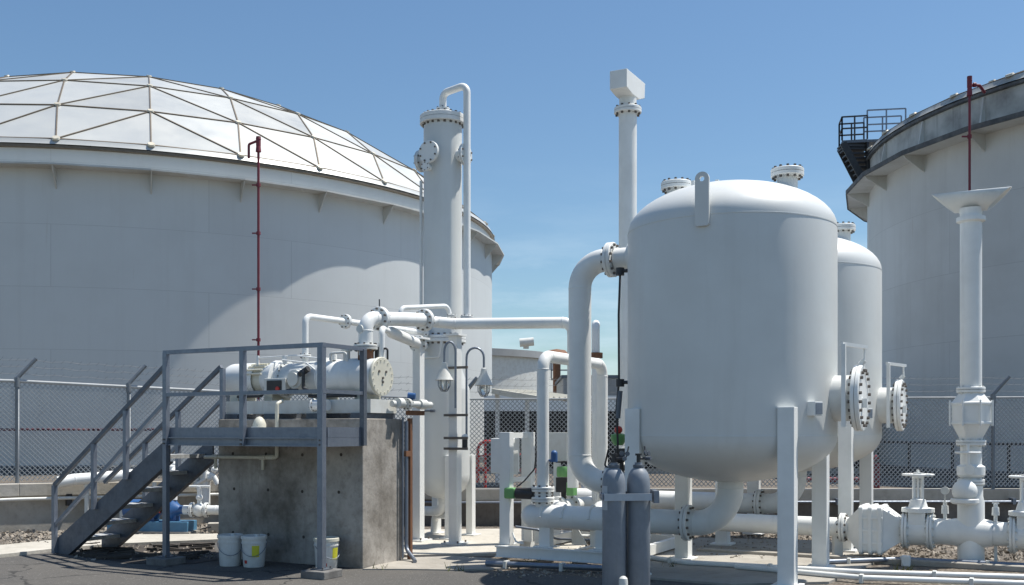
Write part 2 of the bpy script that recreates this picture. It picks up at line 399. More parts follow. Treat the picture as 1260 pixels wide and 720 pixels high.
# ------------------------------------------------------------------ storage tanks
def big_tank(name, cx, cy, rs, rg, zg, ztop, nseg, rot, label, mats, rise, dome_rot, brackets):
    c = Vector((cx, cy, 0))
    tk = thing(name, c, label, 'tank', 'storage tanks with wind girders')
    o = c
    sh = MB(); sh.lathe(o, ZV, [(rs, 0), (rs, ztop)], 180); sh.build('shell', mats['shell'], tk)
    fr = MB(); fr.lathe(o, ZV, [(rs+0.25, 0), (rs+0.22, 0.28), (rs-0.05, 0.36)], 144); fr.build('base_shade_ring', 'grime_and_shade', tk)  # dark ring at the tank foot; the base shadow is put into its colour
    # polygonal wind girder: a flat stiffener ring with a turned-down lip
    gd = MB()
    vs = []
    for i in range(nseg):
        a = rot + 2*math.pi*i/nseg; d = Vector((math.cos(a), math.sin(a), 0))
        for r_, z_ in ((rs-0.05, zg), (rg, zg), (rg, zg+mats['lip']), (rg-0.03, zg+mats['lip']), (rg-0.03, zg+0.03), (rs-0.05, zg+0.03)): vs.append(o+d*r_+ZV*z_)
    fs = []
    for i in range(nseg):
        j = (i+1) % nseg
        for k in range(5): fs.append((i*6+k, i*6+k+1, j*6+k+1, j*6+k))
    gd.add(vs, fs)
    gd.build('wind_girder', mats['girder'], tk)
    rim = MB(); rim.lathe(o, ZV, [(rs+0.004, ztop-0.12), (rs+0.14, ztop-0.1), (rs+0.14, ztop), (rs-0.3, ztop+0.02)], 180)
    rim.build('top_rim', mats['rim'], tk)
    if mats.get('band'):
        bd = MB(); bd.lathe(o, ZV, [(rs+0.012, zg+0.03), (rs+0.012, ztop-0.1)], 180); bd.build('rim_band', mats['band'], tk)
    for i in brackets:
        a = rot + 2*math.pi*i/nseg; d = Vector((math.cos(a), math.sin(a), 0)); s_ = Vector((-d.y, d.x, 0))
        bk = MB(); bk.prism([o+d*(rs-0.02)+ZV*zg - s_*0.02, o+d*(rg-0.06)+ZV*zg - s_*0.02, o+d*(rg-0.12)+ZV*(zg-0.1) - s_*0.02, o+d*(rs-0.02)+ZV*(zg-mats['gus']) - s_*0.02], s_*0.04)
        if mats.get('band'): bk.prism([o+d*(rs-0.02)+ZV*(zg+0.04) - s_*0.03, o+d*(rs+0.30)+ZV*(zg+0.04) - s_*0.03, o+d*(rs+0.08)+ZV*(ztop-0.15) - s_*0.03, o+d*(rs-0.02)+ZV*(ztop-0.15) - s_*0.03], s_*0.06)
        bk.build('girder_bracket', mats['girder'], tk)
    # geodesic dome
    n = 6; FR = (0, 0.16, 0.33, 0.505, 0.69, 0.868, 1.0)
    Rs = (rs*rs + rise*rise)/(2*rise)
    def P(k, i):
        i %= max(1, 6*k)
        th = (rs+0.02)*FR[k]
        a = dome_rot + 2*math.pi*i/(6*k) if k else 0
        z = ztop + 0.25 + math.sqrt(Rs*Rs - min(th, rs)**2) - (Rs-rise)
        return o + Vector((th*math.cos(a), th*math.sin(a), z))
    pan = MB(); bat = MB(); hubs = []; edges = set()
    def tri(q):
        p = [P(*x) for x in q]
        cc = (p[0]+p[1]+p[2])/3
        nn = (p[1]-p[0]).cross(p[2]-p[0]).normalized()
        if nn.z < 0: nn = -nn
        cc2 = cc + nn*random.uniform(-0.03, 0.03)   # each sheet oil-cans a little
        pan.add([p[0], p[1], p[2], cc2], [(0, 1, 3), (1, 2, 3), (2, 0, 3)], 0, True)
        for a in range(3): edges.add(frozenset((q[a], q[(a+1) % 3])))
    key = lambda k, i: (k, i % max(1, 6*k))
    for k in range(1, n+1):
        for s_ in range(6):
            for j in range(k):
                A = key(k, s_*k+j); B = key(k, s_*k+j+1); C_ = key(k-1, s_*(k-1)+j)
                tri((A, B, C_))
                if j < k-1: tri((C_, B, key(k-1, s_*(k-1)+j+1)))
    apex = o + ZV*(ztop+rise)
    cen = o + ZV*(ztop+0.25-(Rs-rise))
    for e in edges:
        a, b_ = [P(*x) for x in e]
        nn = ((a+b_)/2-cen).normalized()
        bat.bar(a+nn*0.02, b_+nn*0.02, mats['bw'], 0.05, 0, (b_-a).cross(nn))
    for k in range(0, n+1):
        for i in range(max(1, 6*k)):
            p = P(k, i); nn = (p-cen).normalized()
            hubs.append((p, nn, 0.14 if k < n else 0.16))
    pan.build('roof_dome', 'dome', tk)
    rd = [x for x in kids(tk) if x.name.startswith('roof_dome')][0]
    bat.build('batten_grid', 'batten', rd)
    hubs.sort(key=lambda h: (h[0]-Vector((0, 0, CAMZ))).length); rest = MB()
    for i, (p, nn, r_) in enumerate(hubs):
        hm = MB() if i < 70 else rest
        hm.cyl(p+nn*0.02, p+nn*0.09, r_, r_*0.8, n=14)
        if i < 70: hm.build('hub_plate', 'hub', rd)
    tag(rest.build('far_hub_plates', 'hub', rd), kind='stuff')
    cb = MB(); cb.lathe(o, ZV, [(rs+0.16, ztop+0.03), (rs+0.14, ztop+0.05), (rs+0.05, ztop+0.24), (rs-0.4, ztop+0.34)], 144); cb.build('roof_skirt', mats['skirt'], tk)
    return tk
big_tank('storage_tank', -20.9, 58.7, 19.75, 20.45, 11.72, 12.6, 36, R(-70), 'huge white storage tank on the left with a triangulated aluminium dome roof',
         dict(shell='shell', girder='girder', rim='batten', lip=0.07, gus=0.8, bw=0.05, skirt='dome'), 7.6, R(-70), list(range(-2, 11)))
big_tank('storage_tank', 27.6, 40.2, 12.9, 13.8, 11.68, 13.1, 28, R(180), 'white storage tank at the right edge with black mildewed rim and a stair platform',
         dict(shell='shell_right', girder='girder', rim='grime_and_shade', band='rimband', lip=0.10, gus=0.6, bw=0.08, skirt='rimband'), 2.7, R(-100), list(range(-2, 10)))
gl = MB()
for i in range(28):                   # blackened outer lip of the girder
    a0 = R(180)+2*math.pi*i/28; a1 = R(180)+2*math.pi*(i+1)/28
    c = Vector((27.6, 40.2, 11.74))
    gl.bar(c+Vector((math.cos(a0), math.sin(a0), 0))*13.82, c+Vector((math.cos(a1), math.sin(a1), 0))*13.82, 0.05, 0.17)
rt = bpy.data.objects['storage_tank.001']
gl.build('girder_lip', 'grime_and_shade', rt)
# stair head platform on the right tank
pf = MB(); rl = MB(); bs = MB()
zf = 13.75
A = Vector((13.86, 43.0, zf)); B = Vector((14.85, 42.8, zf)); C = Vector((16.3, 42.4, zf-0.05))
pf.hexa([A, B, B+Vector((0.2, 1.0, 0)), A+Vector((0.2, 1.0, 0)), A+ZV*0.12, B+ZV*0.12, B+Vector((0.2, 1.0, 0.12)), A+Vector((0.2, 1.0, 0.12))])
pf.hexa([B, C, C+Vector((0.2, 1.0, 0)), B+Vector((0.2, 1.0, 0)), B+ZV*0.1, C+ZV*0.1, C+Vector((0.2, 1.0, 0.1)), B+Vector((0.2, 1.0, 0.1))])
top = pf.build('top_platform', 'galv_dark', rt)
def railing(mb, P0, P1, h, n, w=0.055):
    for k in range(n+1):
        p = P0.lerp(P1, k/n); mb.bar(p, p+ZV*h, w, w)
    for zz in (0.5, 1.0): mb.bar(P0+ZV*h*zz, P1+ZV*h*zz, w, w)
rd1 = MB(); rd2 = MB()
bk_ = Vector((0.2, 1.0, 0))
railing(rd1, A+ZV*0.12, B+ZV*0.12, 0.98, 2); railing(rd1, A+bk_+ZV*0.12, B+bk_+ZV*0.12, 0.98, 2); railing(rd1, A+ZV*0.12, A+bk_+ZV*0.12, 0.98, 1)
railing(rd2, B+ZV*0.12, C+ZV*0.12, 1.2, 2, 0.05); railing(rd2, B+bk_+ZV*0.12, C+bk_+ZV*0.12, 1.2, 2, 0.05)
rd1.build('railing', 'black', top); rd2.build('railing', 'galv', top)
st = MB()
for i in range(8):
    p = A + Vector((0.04+0.105*i, -0.02*i, -0.05-0.2*i)); wd = 1.0-0.085*i
    st.hexa([p, p+Vector((wd, 0, 0)), p+Vector((wd, 0.8, 0)), p+Vector((0, 0.8, 0)), p+ZV*0.07, p+Vector((wd, 0, 0.07)), p+Vector((wd, 0.8, 0.07)), p+Vector((0, 0.8, 0.07))])
st.bar(A+Vector((0.03, -0.05, 0)), A+Vector((0.85, -0.2, -1.65)), 0.06, 0.28); st.bar(A+Vector((0.2, 0.9, 0)), A+Vector((0.95, 0.7, -1.65)), 0.06, 0.28)
st.bar(A+Vector((1.02, -0.05, 0)), A+Vector((1.02, -0.2, -1.5)), 0.07, 0.3); st.bar(A+Vector((0.1, 0.4, -0.1)), A+Vector((1.0, 0.4, -0.1)), 0.9, 0.1)
st.build('spiral_stair', 'black', rt)

# red fire risers
def riser(px, ytop, ybot, Yd, r, label, mat, bend):
    b_ = at(px, ybot, Yd); tp = at(px, ytop, Yd); b_.x = tp.x
    b_.z = 0.02
    tk = thing('fire_riser_pipe', b_, label, 'pipe', 'red fire risers on the tanks')
    p = MB(); p.tube([b_, tp], r); p.build('pipe', mat, tk)
    cl = MB()
    for z in (3.0, 5.2, 7.2, 9.4, 11.3):
        if z < tp.z: cl.cyl((b_.x, b_.y, z), (b_.x, b_.y, z+0.12), r*1.7); cl.bar((b_.x, b_.y, z+0.06), (b_.x-0.25, b_.y, z+0.06), 0.05, 0.05)
    cl.build('clamp', mat, tk)
    h = MB(); h.cyl(tp, tp+ZV*0.35, r*2.2, r*1.6); h.sphere(tp+ZV*0.5, r*2.1)
    if bend < 0:
        h.tube([tp+ZV*0.45, tp+Vector((-0.38, 0, 0.3)), tp+Vector((-0.38, 0, -0.25))], r, 0.1); h.cyl(tp+ZV*0.25, tp+ZV*0.6, r*1.9)
    else:
        h.cyl(tp+ZV*0.28, tp+ZV*0.64, r*2.0); h.tube([tp+ZV*0.36, tp+Vector((0.35, 0.05, 0.36)), tp+Vector((0.72, 0.5, 0.28))], r*1.2, 0.1, 10); h.cyl(tp+ZV*0.36+Vector((0.12, 0, 0)), tp+ZV*0.36+Vector((0.2, 0, 0)), r*1.9)
    h.build('foam_chamber', 'red', tk)
riser(318, 187, 590, 40.35, 0.05, 'thin dark red riser pipe running up the dome-roofed tank', 'red', -1)
riser(1193, 118, 600, 33.7, 0.04, 'red riser pipe with red foam chamber on the mildewed tank rim', 'red', 1)
# fire ring mains
def ringmain(cx, cy, r_, z, a0, a1, pr, mat, label, name):
    c = Vector((cx, cy, 0)); n = 40
    P = [c + Vector((math.cos(R(a0+(a1-a0)*i/n))*r_, math.sin(R(a0+(a1-a0)*i/n))*r_, z)) for i in range(n+1)]
    tk = thing(name, (P[n//2].x, P[n//2].y, 0), label, 'pipe')
    mb = MB(); mb.tube(P, pr, 0.01, 10); mb.build('pipe', mat, tk)
    for i in range(0, n+1, 4 if mat == 'black' else 99):
        s_ = MB(); s_.bar((P[i].x, P[i].y, 0), (P[i].x, P[i].y, z), 0.08, 0.08); s_.build('stand', mat, tk)
ringmain(-20.9, 58.7, 20.6, 1.72, -120, -50, 0.05, 'maroon', 'dark red pipe ringing the base of the left tank behind the fence', 'fire_main_pipe')
ringmain(27.6, 40.2, 13.7, 1.25, 185, 275, 0.05, 'black', 'black pipe on stands ringing the base of the right tank', 'ring_pipe')

# ------------------------------------------------------------------ far background
dt = thing('storage_tank', (-6.6, 90, 0), 'distant low white tank with grey rim seen between the tower and risers', 'tank')
mb = MB(); mb.lathe((-6.6, 90, 0), ZV, [(10.6, 0), (10.6, 8.0)], 90); mb.build('shell', 'white_old', dt)
mb = MB(); mb.lathe((-6.6, 90, 0), ZV, [(10.7, 7.6), (10.9, 7.6), (10.9, 8.15), (10.4, 8.2), (0, 8.9)], 90); mb.build('rim', 'siding', dt)
mb = MB(); mb.cyl((1.1, 80.2, 8.1), (1.1, 80.2, 8.45), 0.22); mb.cyl((0.6, 80.0, 8.55), (1.7, 80.0, 8.65), 0.33); mb.build('vent', 'white_old', dt)
mb = MB(); p0 = at(693, 466, 76); mb.box(Frame(p0.x, p0.y, 0), -0.9, 1.0, -0.5, 0.5, p0.z-0.1, p0.z)
railing(mb, Vector((p0.x-0.9, p0.y-0.5, p0.z)), Vector((p0.x+1.0, p0.y-0.5, p0.z)), 1.2, 3, 0.1); mb.bar((p0.x, p0.y, 0), p0, 0.2, 0.2)
tag(mb.build('gauging_platform', 'siding'), 'small railed gauging platform beside the distant white tank', 'platform')
rp = at(685, 500, 60); mb = MB(); rp.z = 0; ct = thing('flood_light_column', rp, 'rusty brown column with a flared rusty cap', 'column')
mb.cyl(rp, at(685, 440, 60), 0.22); mb.build('column', 'rust', ct)
mb = MB(); tp = at(685, 440, 60); mb.lathe(tp, ZV, [(0.0, 0.5), (0.5, 0.42), (0.95, 0), (0.3, -0.1)], 20); mb.build('cap', 'rust', ct)
# open shed with dark bays
sh = thing('open_shed', (6.0, 40, 0), 'long low white shed with dark open bays behind the fence', 'building')
FS = Frame(0, 40, 0)
mb = MB(); mb.box(FS, -1.1, 16.0, 0.0, 0.15, 2.45, 2.95); mb.box(FS, -1.1, 16.0, 0.0, 6.0, 2.95, 3.05); mb.build('front_beam', 'shedwhite', sh)
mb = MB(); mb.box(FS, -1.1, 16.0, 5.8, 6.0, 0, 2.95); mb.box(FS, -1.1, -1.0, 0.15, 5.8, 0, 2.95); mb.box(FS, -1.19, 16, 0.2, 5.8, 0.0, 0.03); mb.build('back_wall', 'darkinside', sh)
for k in (2, 4, 6):
    mb = MB(); mb.box(FS, -1.4+k*2.8, -1.2+k*2.8, 0.0, 0.2, 0, 2.45); mb.build('post', 'shedwhite', sh)
mb = MB(); mb.box(FS, -1.1, 16.0, -0.1, 0.12, 0.0, 0.2); mb.build('kerb', 'slab', sh)
FB = Frame(0, 52, 0); gb = thing('siding_building', (6, 52, 0), 'grey ribbed building standing behind the open shed', 'building')
mb = MB(); mb.box(FB, 2.6, 20, 0, 9, 0, 4.35)
for k in range(28): mb.box(FB, 2.6+k*0.62, 2.68+k*0.62, -0.05, 0, 0, 4.3)
mb.build('wall', 'siding', gb)
mb = MB(); mb.box(FB, 2.5, 20.1, -0.1, 9.1, 4.35, 4.5); mb.build('roof_edge', 'galv_dark', gb)
# canopy of corrugated sheet on posts
cp = thing('canopy', at(690, 590, 30).xy.to_3d(), 'cream corrugated canopy roof on slim posts beyond the fence', 'canopy')
a_ = at(664, 490.5, 25); b_ = at(726, 492, 25.6)
d_ = (b_-a_); mb = MB(); nw = 18
vs = []
back = at(606, 480.5, 33)-a_
for i in range(nw+1):
    for side in (0, 1):
        p = a_ + d_*(i/nw) + back*side + ZV*(0.045*(1 if i % 2 else -1)*(1))
        vs += [p, p+ZV*0.02]
fs = []
for i in range(nw):
    o4 = i*4
    fs += [(o4, o4+4, o4+6, o4+2), (o4+1, o4+3, o4+7, o4+5), (o4, o4+1, o4+5, o4+4), (o4+2, o4+6, o4+7, o4+3)]
fs += [(0, 2, 3, 1), (nw*4, nw*4+1, nw*4+3, nw*4+2)]
mb.add(vs, fs); mb.bar(a_-ZV*0.02, a_+back-ZV*0.02, 0.06, 0.16); mb.bar(b_-ZV*0.09, b_+back-ZV*0.09, 0.06, 0.1)
mb.build('roof_sheet', 'beige', cp)
for f_, s_ in ((0.12, 0), (0.88, 0), (0.12, 1), (0.88, 1)):
    p = a_ + d_*f_ + back*s_; mb = MB(); mb.bar((p.x, p.y, 0), p-ZV*0.1, 0.14, 0.14); mb.build('post', 'shedwhite', cp)
# red hydrant pipework behind the middle fence
hp = thing('hydrant_pipes', G(595, 590), 'red fire hydrant pipework with a looped pipe behind the fence', 'hydrant')
mb = MB(); mb.tube([at(588, 594, 24), at(588, 548, 24), at(598, 542, 24), at(622, 548, 24), at(640, 560, 24)], 0.035, 0.3, 10); mb.tube([at(597, 600, 24), at(597, 543, 24)], 0.035); mb.tube([at(585, 562, 24), at(625, 556, 24)], 0.02)
mb.build('riser', 'redbright', hp)
mb = MB(); mb.tube([at(560, 577, 30), at(660, 579, 30)], 0.06); mb.build('main', 'redbright', hp)
hp2 = thing('hydrant_pipes', G(1070, 600), 'pair of magenta red hydrant pipes behind the rear vessel leg', 'hydrant')
mb = MB(); mb.tube([at(1072, 600, 22), at(1072, 566, 22), at(1080, 562, 22)], 0.055, 0.1); mb.tube([at(1079, 602, 22.3), at(1079, 570, 22.3)], 0.06); mb.build('riser', 'red', hp2)
mb = MB(); mb.tube([at(960, 590, 26), at(1070, 590, 26)], 0.06); mb.build('main', 'red', hp2)

# ------------------------------------------------------------------ bund walls and fences
WP = [(-14.5, 12.36), (-8.12, 16.85), (-5.2, 18.9), (-0.9, 18.1), (12.0, 18.7), (22.0, 18.4)]
wz = [0.80, 0.80, 0.76, 0.64, 0.60, 0.60]
ft = [2.55, 2.50, 2.40, 2.24, 2.30, 2.32]
def wall(i, j, label, mat='wall'):
    mb = MB(); cp_ = MB()
    tk = thing('retaining_wall', (*WP[i], 0), label, 'wall', 'concrete bund walls')
    for k in range(i, j):
        p = Vector((*WP[k], 0)); q = Vector((*WP[k+1], 0)); d = (q-p).normalized(); n = Vector((-d.y, d.x, 0))
        mb.hexa([p, q, q+n*0.22, p+n*0.22, p+ZV*wz[k], q+ZV*wz[k+1], q+n*0.22+ZV*wz[k+1], p+n*0.22+ZV*wz[k]])
        for (nn, z0, z1) in ((-0.07, -0.20, 0.01),):
            cp_.hexa([p+n*nn+ZV*(wz[k]+z0), q+n*nn+ZV*(wz[k+1]+z0), q+n*0.28+ZV*(wz[k+1]+z0), p+n*0.28+ZV*(wz[k]+z0),
                      p+n*nn+ZV*(wz[k]+z1), q+n*nn+ZV*(wz[k+1]+z1), q+n*0.28+ZV*(wz[k+1]+z1), p+n*0.28+ZV*(wz[k]+z1)])
    mb.build('wall_body', mat, tk); cp_.build('coping', 'wall', tk, 0.012)
wall(0, 2, 'sunlit low concrete wall behind the steel stair with ledged top')
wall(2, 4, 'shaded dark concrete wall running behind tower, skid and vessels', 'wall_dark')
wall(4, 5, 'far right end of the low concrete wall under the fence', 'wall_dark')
def fence(i, j, label, posts, sp=0.08):
    tk = thing('chain_link_fence', (*WP[i], wz[i]), label, 'fence', 'chain link fences with barbed wire')
    fab = MB(); railm = MB()
    for k in range(i, j):
        p = Vector((*WP[k], 0)); q = Vector((*WP[k+1], 0)); d = (q-p).normalized(); n = Vector((-d.y, d.x, 0)); L = (q-p).length
        off = n*0.12
        zb = lambda s: wz[k]+(wz[k+1]-wz[k])*s/L+0.05
        zt = lambda s: ft[k]+(ft[k+1]-ft[k])*s/L
        H = ft[k]-wz[k]; w = 0.012; slope = 1.05
        x = -H/slope
        while x < L:
            for sg in (1, -1):
                s0, s1 = (x, x+H/slope) if sg > 0 else (x+H/slope, x)
                z0, z1 = zb(max(0, min(L, s0))), zt(max(0, min(L, s1)))
                def clip(s, z, s2, z2):
                    if s < 0: f = (0-s)/(s2-s); return 0, z+(z2-z)*f
                    if s > L: f = (L-s)/(s2-s); return L, z+(z2-z)*f
                    return s, z
                if (s0 < 0 and s1 < 0) or (s0 > L and s1 > L): continue
                a = clip(s0, z0, s1, z1); b2 = clip(s1, z1, s0, z0)
                if abs(a[0]-b2[0]) < 0.02: continue
                fab.bar(p+d*a[0]+off+n*0.006*sg+ZV*a[1], p+d*b2[0]+off+n*0.006*sg+ZV*b2[1], w, w)
            x += sp
        railm.tube([p+off+ZV*ft[k], q+off+ZV*ft[k+1]], 0.028 if k < 2 else 0.017, 0.1, 10)
        np_ = max(1, round(L/(3.1 if k != 1 else 1.75)))
        for m_ in range(np_+(1 if k == j-1 else 0)):
            s = L*m_/np_; b0 = p+d*s+off
            pm = MB(); pm.tube([b0+ZV*zb(s)-ZV*0.05, b0+ZV*(zt(s)+0.05), b0+ZV*(zt(s)+0.38)-n*0.05+d*0.28], 0.032, 0.02, 10); pm.cyl(b0+ZV*(zt(s)-0.1), b0+ZV*(zt(s)+0.06), 0.045, n=10)
            pm.build('post', 'fence_post', tk)
        for h_ in (0.13, 0.25, 0.36):
            wm = MB(); 
            nseg = 14; P_ = []
            for m_ in range(nseg+1):
                s = L*m_/nseg; P_.append(p+d*(s+h_*0.7)+off-n*0.05*h_+ZV*(zt(s)+h_-0.025*abs(math.sin(m_*1.57))))
            wm.tube(P_, 0.0028, 0.01, 5)
            s = 0.0
            while s < L:
                c = p+d*s+off-n*0.05*h_+ZV*(zt(s)+h_); wm.bar(c+Vector((0.03, 0, 0.03)), c-Vector((0.03, 0, 0.03)), 0.003, 0.003); s += 0.14
            wm.build('barbed_wire', 'barb', tk)
    fab.build('wire_mesh', 'wire', tk); railm.build('top_rail', 'wire', tk)
fence(0, 2, 'chain link fence on the wall behind the stair, with bent arm posts', 3)
fence(2, 3, 'short chain link fence section behind the compressor and tower', 2)
fence(3, 4, 'chain link fence behind the vessels and the right vent line', 4)
fence(4, 5, 'outermost chain link fence bay at the right border', 1)
# conduit along the left wall
cd = thing('wall_pipe', (-8.45, 16.4, 0), 'thin pale pipe bracketed along the sunlit concrete wall', 'pipe')
mb = MB(); mb.tube([(-14.4, 12.25, 0.50), (-8.05, 16.73, 0.56), (-5.15, 18.77, 0.52)], 0.028, 0.1, 10); mb.build('pipe', 'white_old', cd)
for x, y in ((-10.6, 15.0), (-7.45, 17.22), (-6.3, 18.03)):
    mb = MB(); mb.box(Frame(x, y, 35), -0.04, 0.04, -0.06, 0.12, 0.42, 0.62); mb.build('bracket', 'black', cd)
cd2 = thing('wall_pipe', (4, 17.9, 0), 'thin grey pipe bracketed along the shaded wall behind the vessels', 'pipe')
mb = MB(); mb.tube([(-5.0, 18.72, 0.42), (-0.9, 17.95, 0.42), (12, 18.5, 0.40)], 0.022, 0.1, 10); mb.build('pipe', 'galv', cd2)
for x in (0.5, 2.6, 5.8, 9): 
    y = 17.93+(x+0.9)/12.9*0.57; mb = MB(); mb.box(Frame(x, y, 2), -0.03, 0.03, -0.03, 0.14, 0.36, 0.47); mb.build('bracket', 'galv', cd2)

# ------------------------------------------------------------------ concrete plinth
pl = MB(); pl.box(F0, -2.36, -0.02, 0.74, 1.62, 0.0, 1.83)
for zz in (0.35, 0.92, 1.38):
    for k in range(4): a = -2.1+k*0.58+0.02*math.sin(k*5+zz*9); pl.cyl(F0(a, 0.76, zz+0.012*math.sin(k*3)), F0(a, 0.7385, zz+0.012*math.sin(k*3)), 0.021, n=10, mi=1)
tag(pl.build('concrete_plinth', ['plinth', 'soil'], None, 0.012), 'tall stained concrete plinth carrying the white compressor', 'plinth')

# ------------------------------------------------------------------ access platform with stair
ap = thing('access_platform', F0(-1.2, 0.36, 0), 'grey galvanised steel access platform with stair and handrails', 'platform')
ZD = 1.60; ZR = 2.66; ZM = 2.13; DB = 0.70; AL = -2.46
mb = MB(); mb.box(F0, AL, 0.0, 0.0, DB, ZD-0.04, ZD); mb.build('deck', 'tread', ap)
for nm, a0, a1, b0, b1 in (('f', AL-0.02, 0.02, -0.03, 0.0), ('r', 0.0, 0.03, 0.0, DB), ):
    mb = MB(); mb.box(F0, a0, a1, b0, b1, ZD-0.105, ZD-0.002)
    if nm == 'f': mb.box(F0, a0, a1, b0-0.04, b0, ZD-0.105, ZD-0.09); mb.box(F0, a0, a1, b0-0.04, b0, ZD-0.015, ZD-0.002)
    mb.build('edge_channel', 'galv', ap)
    mb = MB(); mb.box(F0, a0, a1, b0+0.002, b1-0.008 if nm == 'f' else b1, ZD, ZD+0.12); mb.build('toe_plate', 'galv', ap)
def post(a, b, z0, z1, w=0.065, mat='galv'):
    mb = MB(); mb.box(F0, a-w/2, a+w/2, b-w/2, b+w/2, z0, z1); mb.build('rail_post', mat, ap, 0.004)
post(AL, -0.062, 0.10, ZR); post(-1.19, -0.062, ZD-0.1, ZR); post(0.0, -0.07, 0.10, ZR, 0.075); post(0.04, DB-0.03, ZD-0.1, ZR, 0.065, 'galv_dark')
for z, w in ((ZR, 0.05), (ZM, 0.045)):
    mb = MB(); mb.bar(F0(AL-0.03, -0.062, z), F0(0.04, -0.07, z), 0.055, w); mb.bar(F0(0.0, -0.07, z+0.001), F0(0.04, DB, z+0.001), 0.05, w-0.004)
    mb.build('handrail' if z == ZR else 'mid_rail', 'galv' if z == ZM else 'galv', ap)
# stair
A0, B0 = AL-0.02, -4.60
def sline(a): return ZD + (ZD-0.02)*(a-A0)/(A0-B0)
for b in (0.0, 0.76):
    mb = MB()
    z1 = ZD-0.08
    poly = [F0(A0, b, z1+0.08), F0(A0, b, z1-0.24), F0(B0+0.26, b, 0.01), F0(B0, b, 0.01), F0(B0, b, 0.20)]
    mb.prism(poly, F0.v*0.03)
    # flanges of the channel
    mb.bar(F0(A0, b+0.04, z1+0.065), F0(B0, b+0.04, 0.185), 0.075, 0.014); mb.bar(F0(A0, b+0.04, z1-0.235), F0(B0+0.26, b+0.04, 0.02), 0.075, 0.014)
    mb.build('stringer', 'galv_dark', ap)
NT = 6
for k in range(NT):
    a = A0 + (B0-A0)*(k+0.85)/(NT+0.6); z = ZD*(1-(k+1)/(NT+1.0))
    mb = MB(); mb.box(F0, a-0.14, a+0.14, 0.035, 0.755, z-0.05, z)
    mb.box(F0, a-0.15, a-0.14, 0.035, 0.755, z-0.055, z+0.003); mb.build('tread', 'tread', ap)
for b in (0.0, 0.80):
    bo = -0.03 if b == 0 else b
    za = ZD+0.90; zb_ = 0.94
    aT = A0+0.02 if b == 0 else A0+0.12
    mb = MB(); mb.bar(F0(aT, bo, za+0.03), F0(B0+0.02, bo, zb_), 0.05, 0.05); mb.build('stair_handrail', 'galv_dark', ap)
    mb = MB(); mb.bar(F0(aT, bo, za-0.42), F0(B0+0.02, bo, zb_-0.55), 0.045, 0.045); mb.build('stair_mid_rail', 'galv', ap)
    for f_ in ((0.0, 0.36, 0.64) if b == 0 else (1.0, 0.64, 0.36)):
        a = B0+0.02+(aT-B0)*f_; zt_ = zb_+(za-zb_)*f_; zs = 0.12+(ZD-0.1)*f_*0.97
        if f_ == 0.0: zs = 0.02
        mb = MB(); mb.box(F0, a-0.028, a+0.028, bo-0.028, bo+0.028, zs, zt_); mb.build('stair_post', 'galv', ap)
for a, b in ((AL, -0.062), (0.0, -0.07)):
    mb = MB(); mb.box(F0, a-0.09, a+0.09, b-0.09, b+0.09, 0.096, 0.108)
    for sa in (-1, 1):
        for sb in (-1, 1): mb.cyl(F0(a+sa*0.07, b+sb*0.07, 0.105), F0(a+sa*0.07, b+sb*0.07, 0.13), 0.009, n=6, mi=1)
    mb.build('base_plate', ['galv_dark', 'bolt'], ap)
mb = MB()
for a in (AL, -1.19, 0.0):
    for z in (ZD-0.03, ZD-0.08): mb.cyl(F0(a+0.0, -0.09, z), F0(a+0.0, -0.112, z), 0.012, n=6)
mb.build('post_bolts', 'bolt', ap)
for a, b in ((AL, -0.06), (0.0, -0.07)):
    mb = MB(); mb.box(F0, a-0.17, a+0.17, b-0.17, b+0.17, 0.0, 0.095)
    tag(mb.build('concrete_footing', 'footing', None, 0.012), 'concrete footing block under the left post of the platform' if a < -1 else 'concrete footing block under the right front platform post', 'footing', 'platform footings')

# ------------------------------------------------------------------ compressor
cz = 2.36; cb_ = 1.2
cm = thing('compressor', F0(-1.3, cb_, 1.83), 'cream white horizontal compressor with domed motor on the concrete plinth', 'compressor')
ca = lambda a: F0(a, cb_, cz)
mb = MB(); pr = [(0.23*math.sin(math.pi/2*i/8), 0.2-0.2*math.cos(math.pi/2*i/8)) for i in range(9)]
mb.lathe(ca(-2.66), F0.u, pr+[(0.232, 0.52), (0.20, 0.53), (0.20, 0.62)], 32); mb.build('motor', 'white', cm)
mb = MB()
for i in range(9):
    an = R(20+i*17); p = Vector((0, 0, 0)); d = F0.v*math.cos(an)*-1 + ZV*math.sin(an)
    mb.bar(ca(-2.13)+d*0.20, ca(-1.86)+d*0.20, 0.018, 0.05, 0, F0.u.cross(d))
mb.lathe(ca(-2.14), F0.u, [(0.17, 0), (0.17, 0.35)], 24); mb.build('cooling_fins', 'cream', cm)
mb = MB(); mb.lathe(ca(-1.95), F0.u, [(0.14, 0), (0.19, 0.05), (0.23, 0.2), (0.255, 0.21), (0.255, 0.26), (0.2, 0.27), (0.2, 0.36)], 36); mb.build('coupling_housing', 'white', cm)
mb = MB(); mb.lathe(ca(-1.62), F0.u, [(0.19, 0), (0.205, 0.08), (0.205, 0.42), (0.225, 0.45), (0.225, 0.75)], 36); mb.build('rotor_casing', 'vessel', cm)
mb = MB(); mb.lathe(ca(-0.88), F0.u, [(0.222, 0), (0.236, 0.02), (0.236, 0.16), (0.225, 0.18), (0.225, 0.3), (0.24, 0.32), (0.24, 0.44), (0.228, 0.46), (0.228, 0.78)], 36); mb.build('oil_separator', 'white', cm)
mb = MB(); mb.flange(ca(-0.07), F0.u, 0.245, 0.04, 16, 0.008, False, 0, 0)
for dv, dz in ((-0.08, 0.06), (0.07, 0.06), (0.0, -0.07), (0.0, -0.02)):
    p = ca(-0.05)+F0.v*dv+ZV*dz; mb.cyl(p, p+F0.u*0.012, 0.017, n=10, mi=1)
mb.build('end_cover', ['cream', 'bolt'], cm)
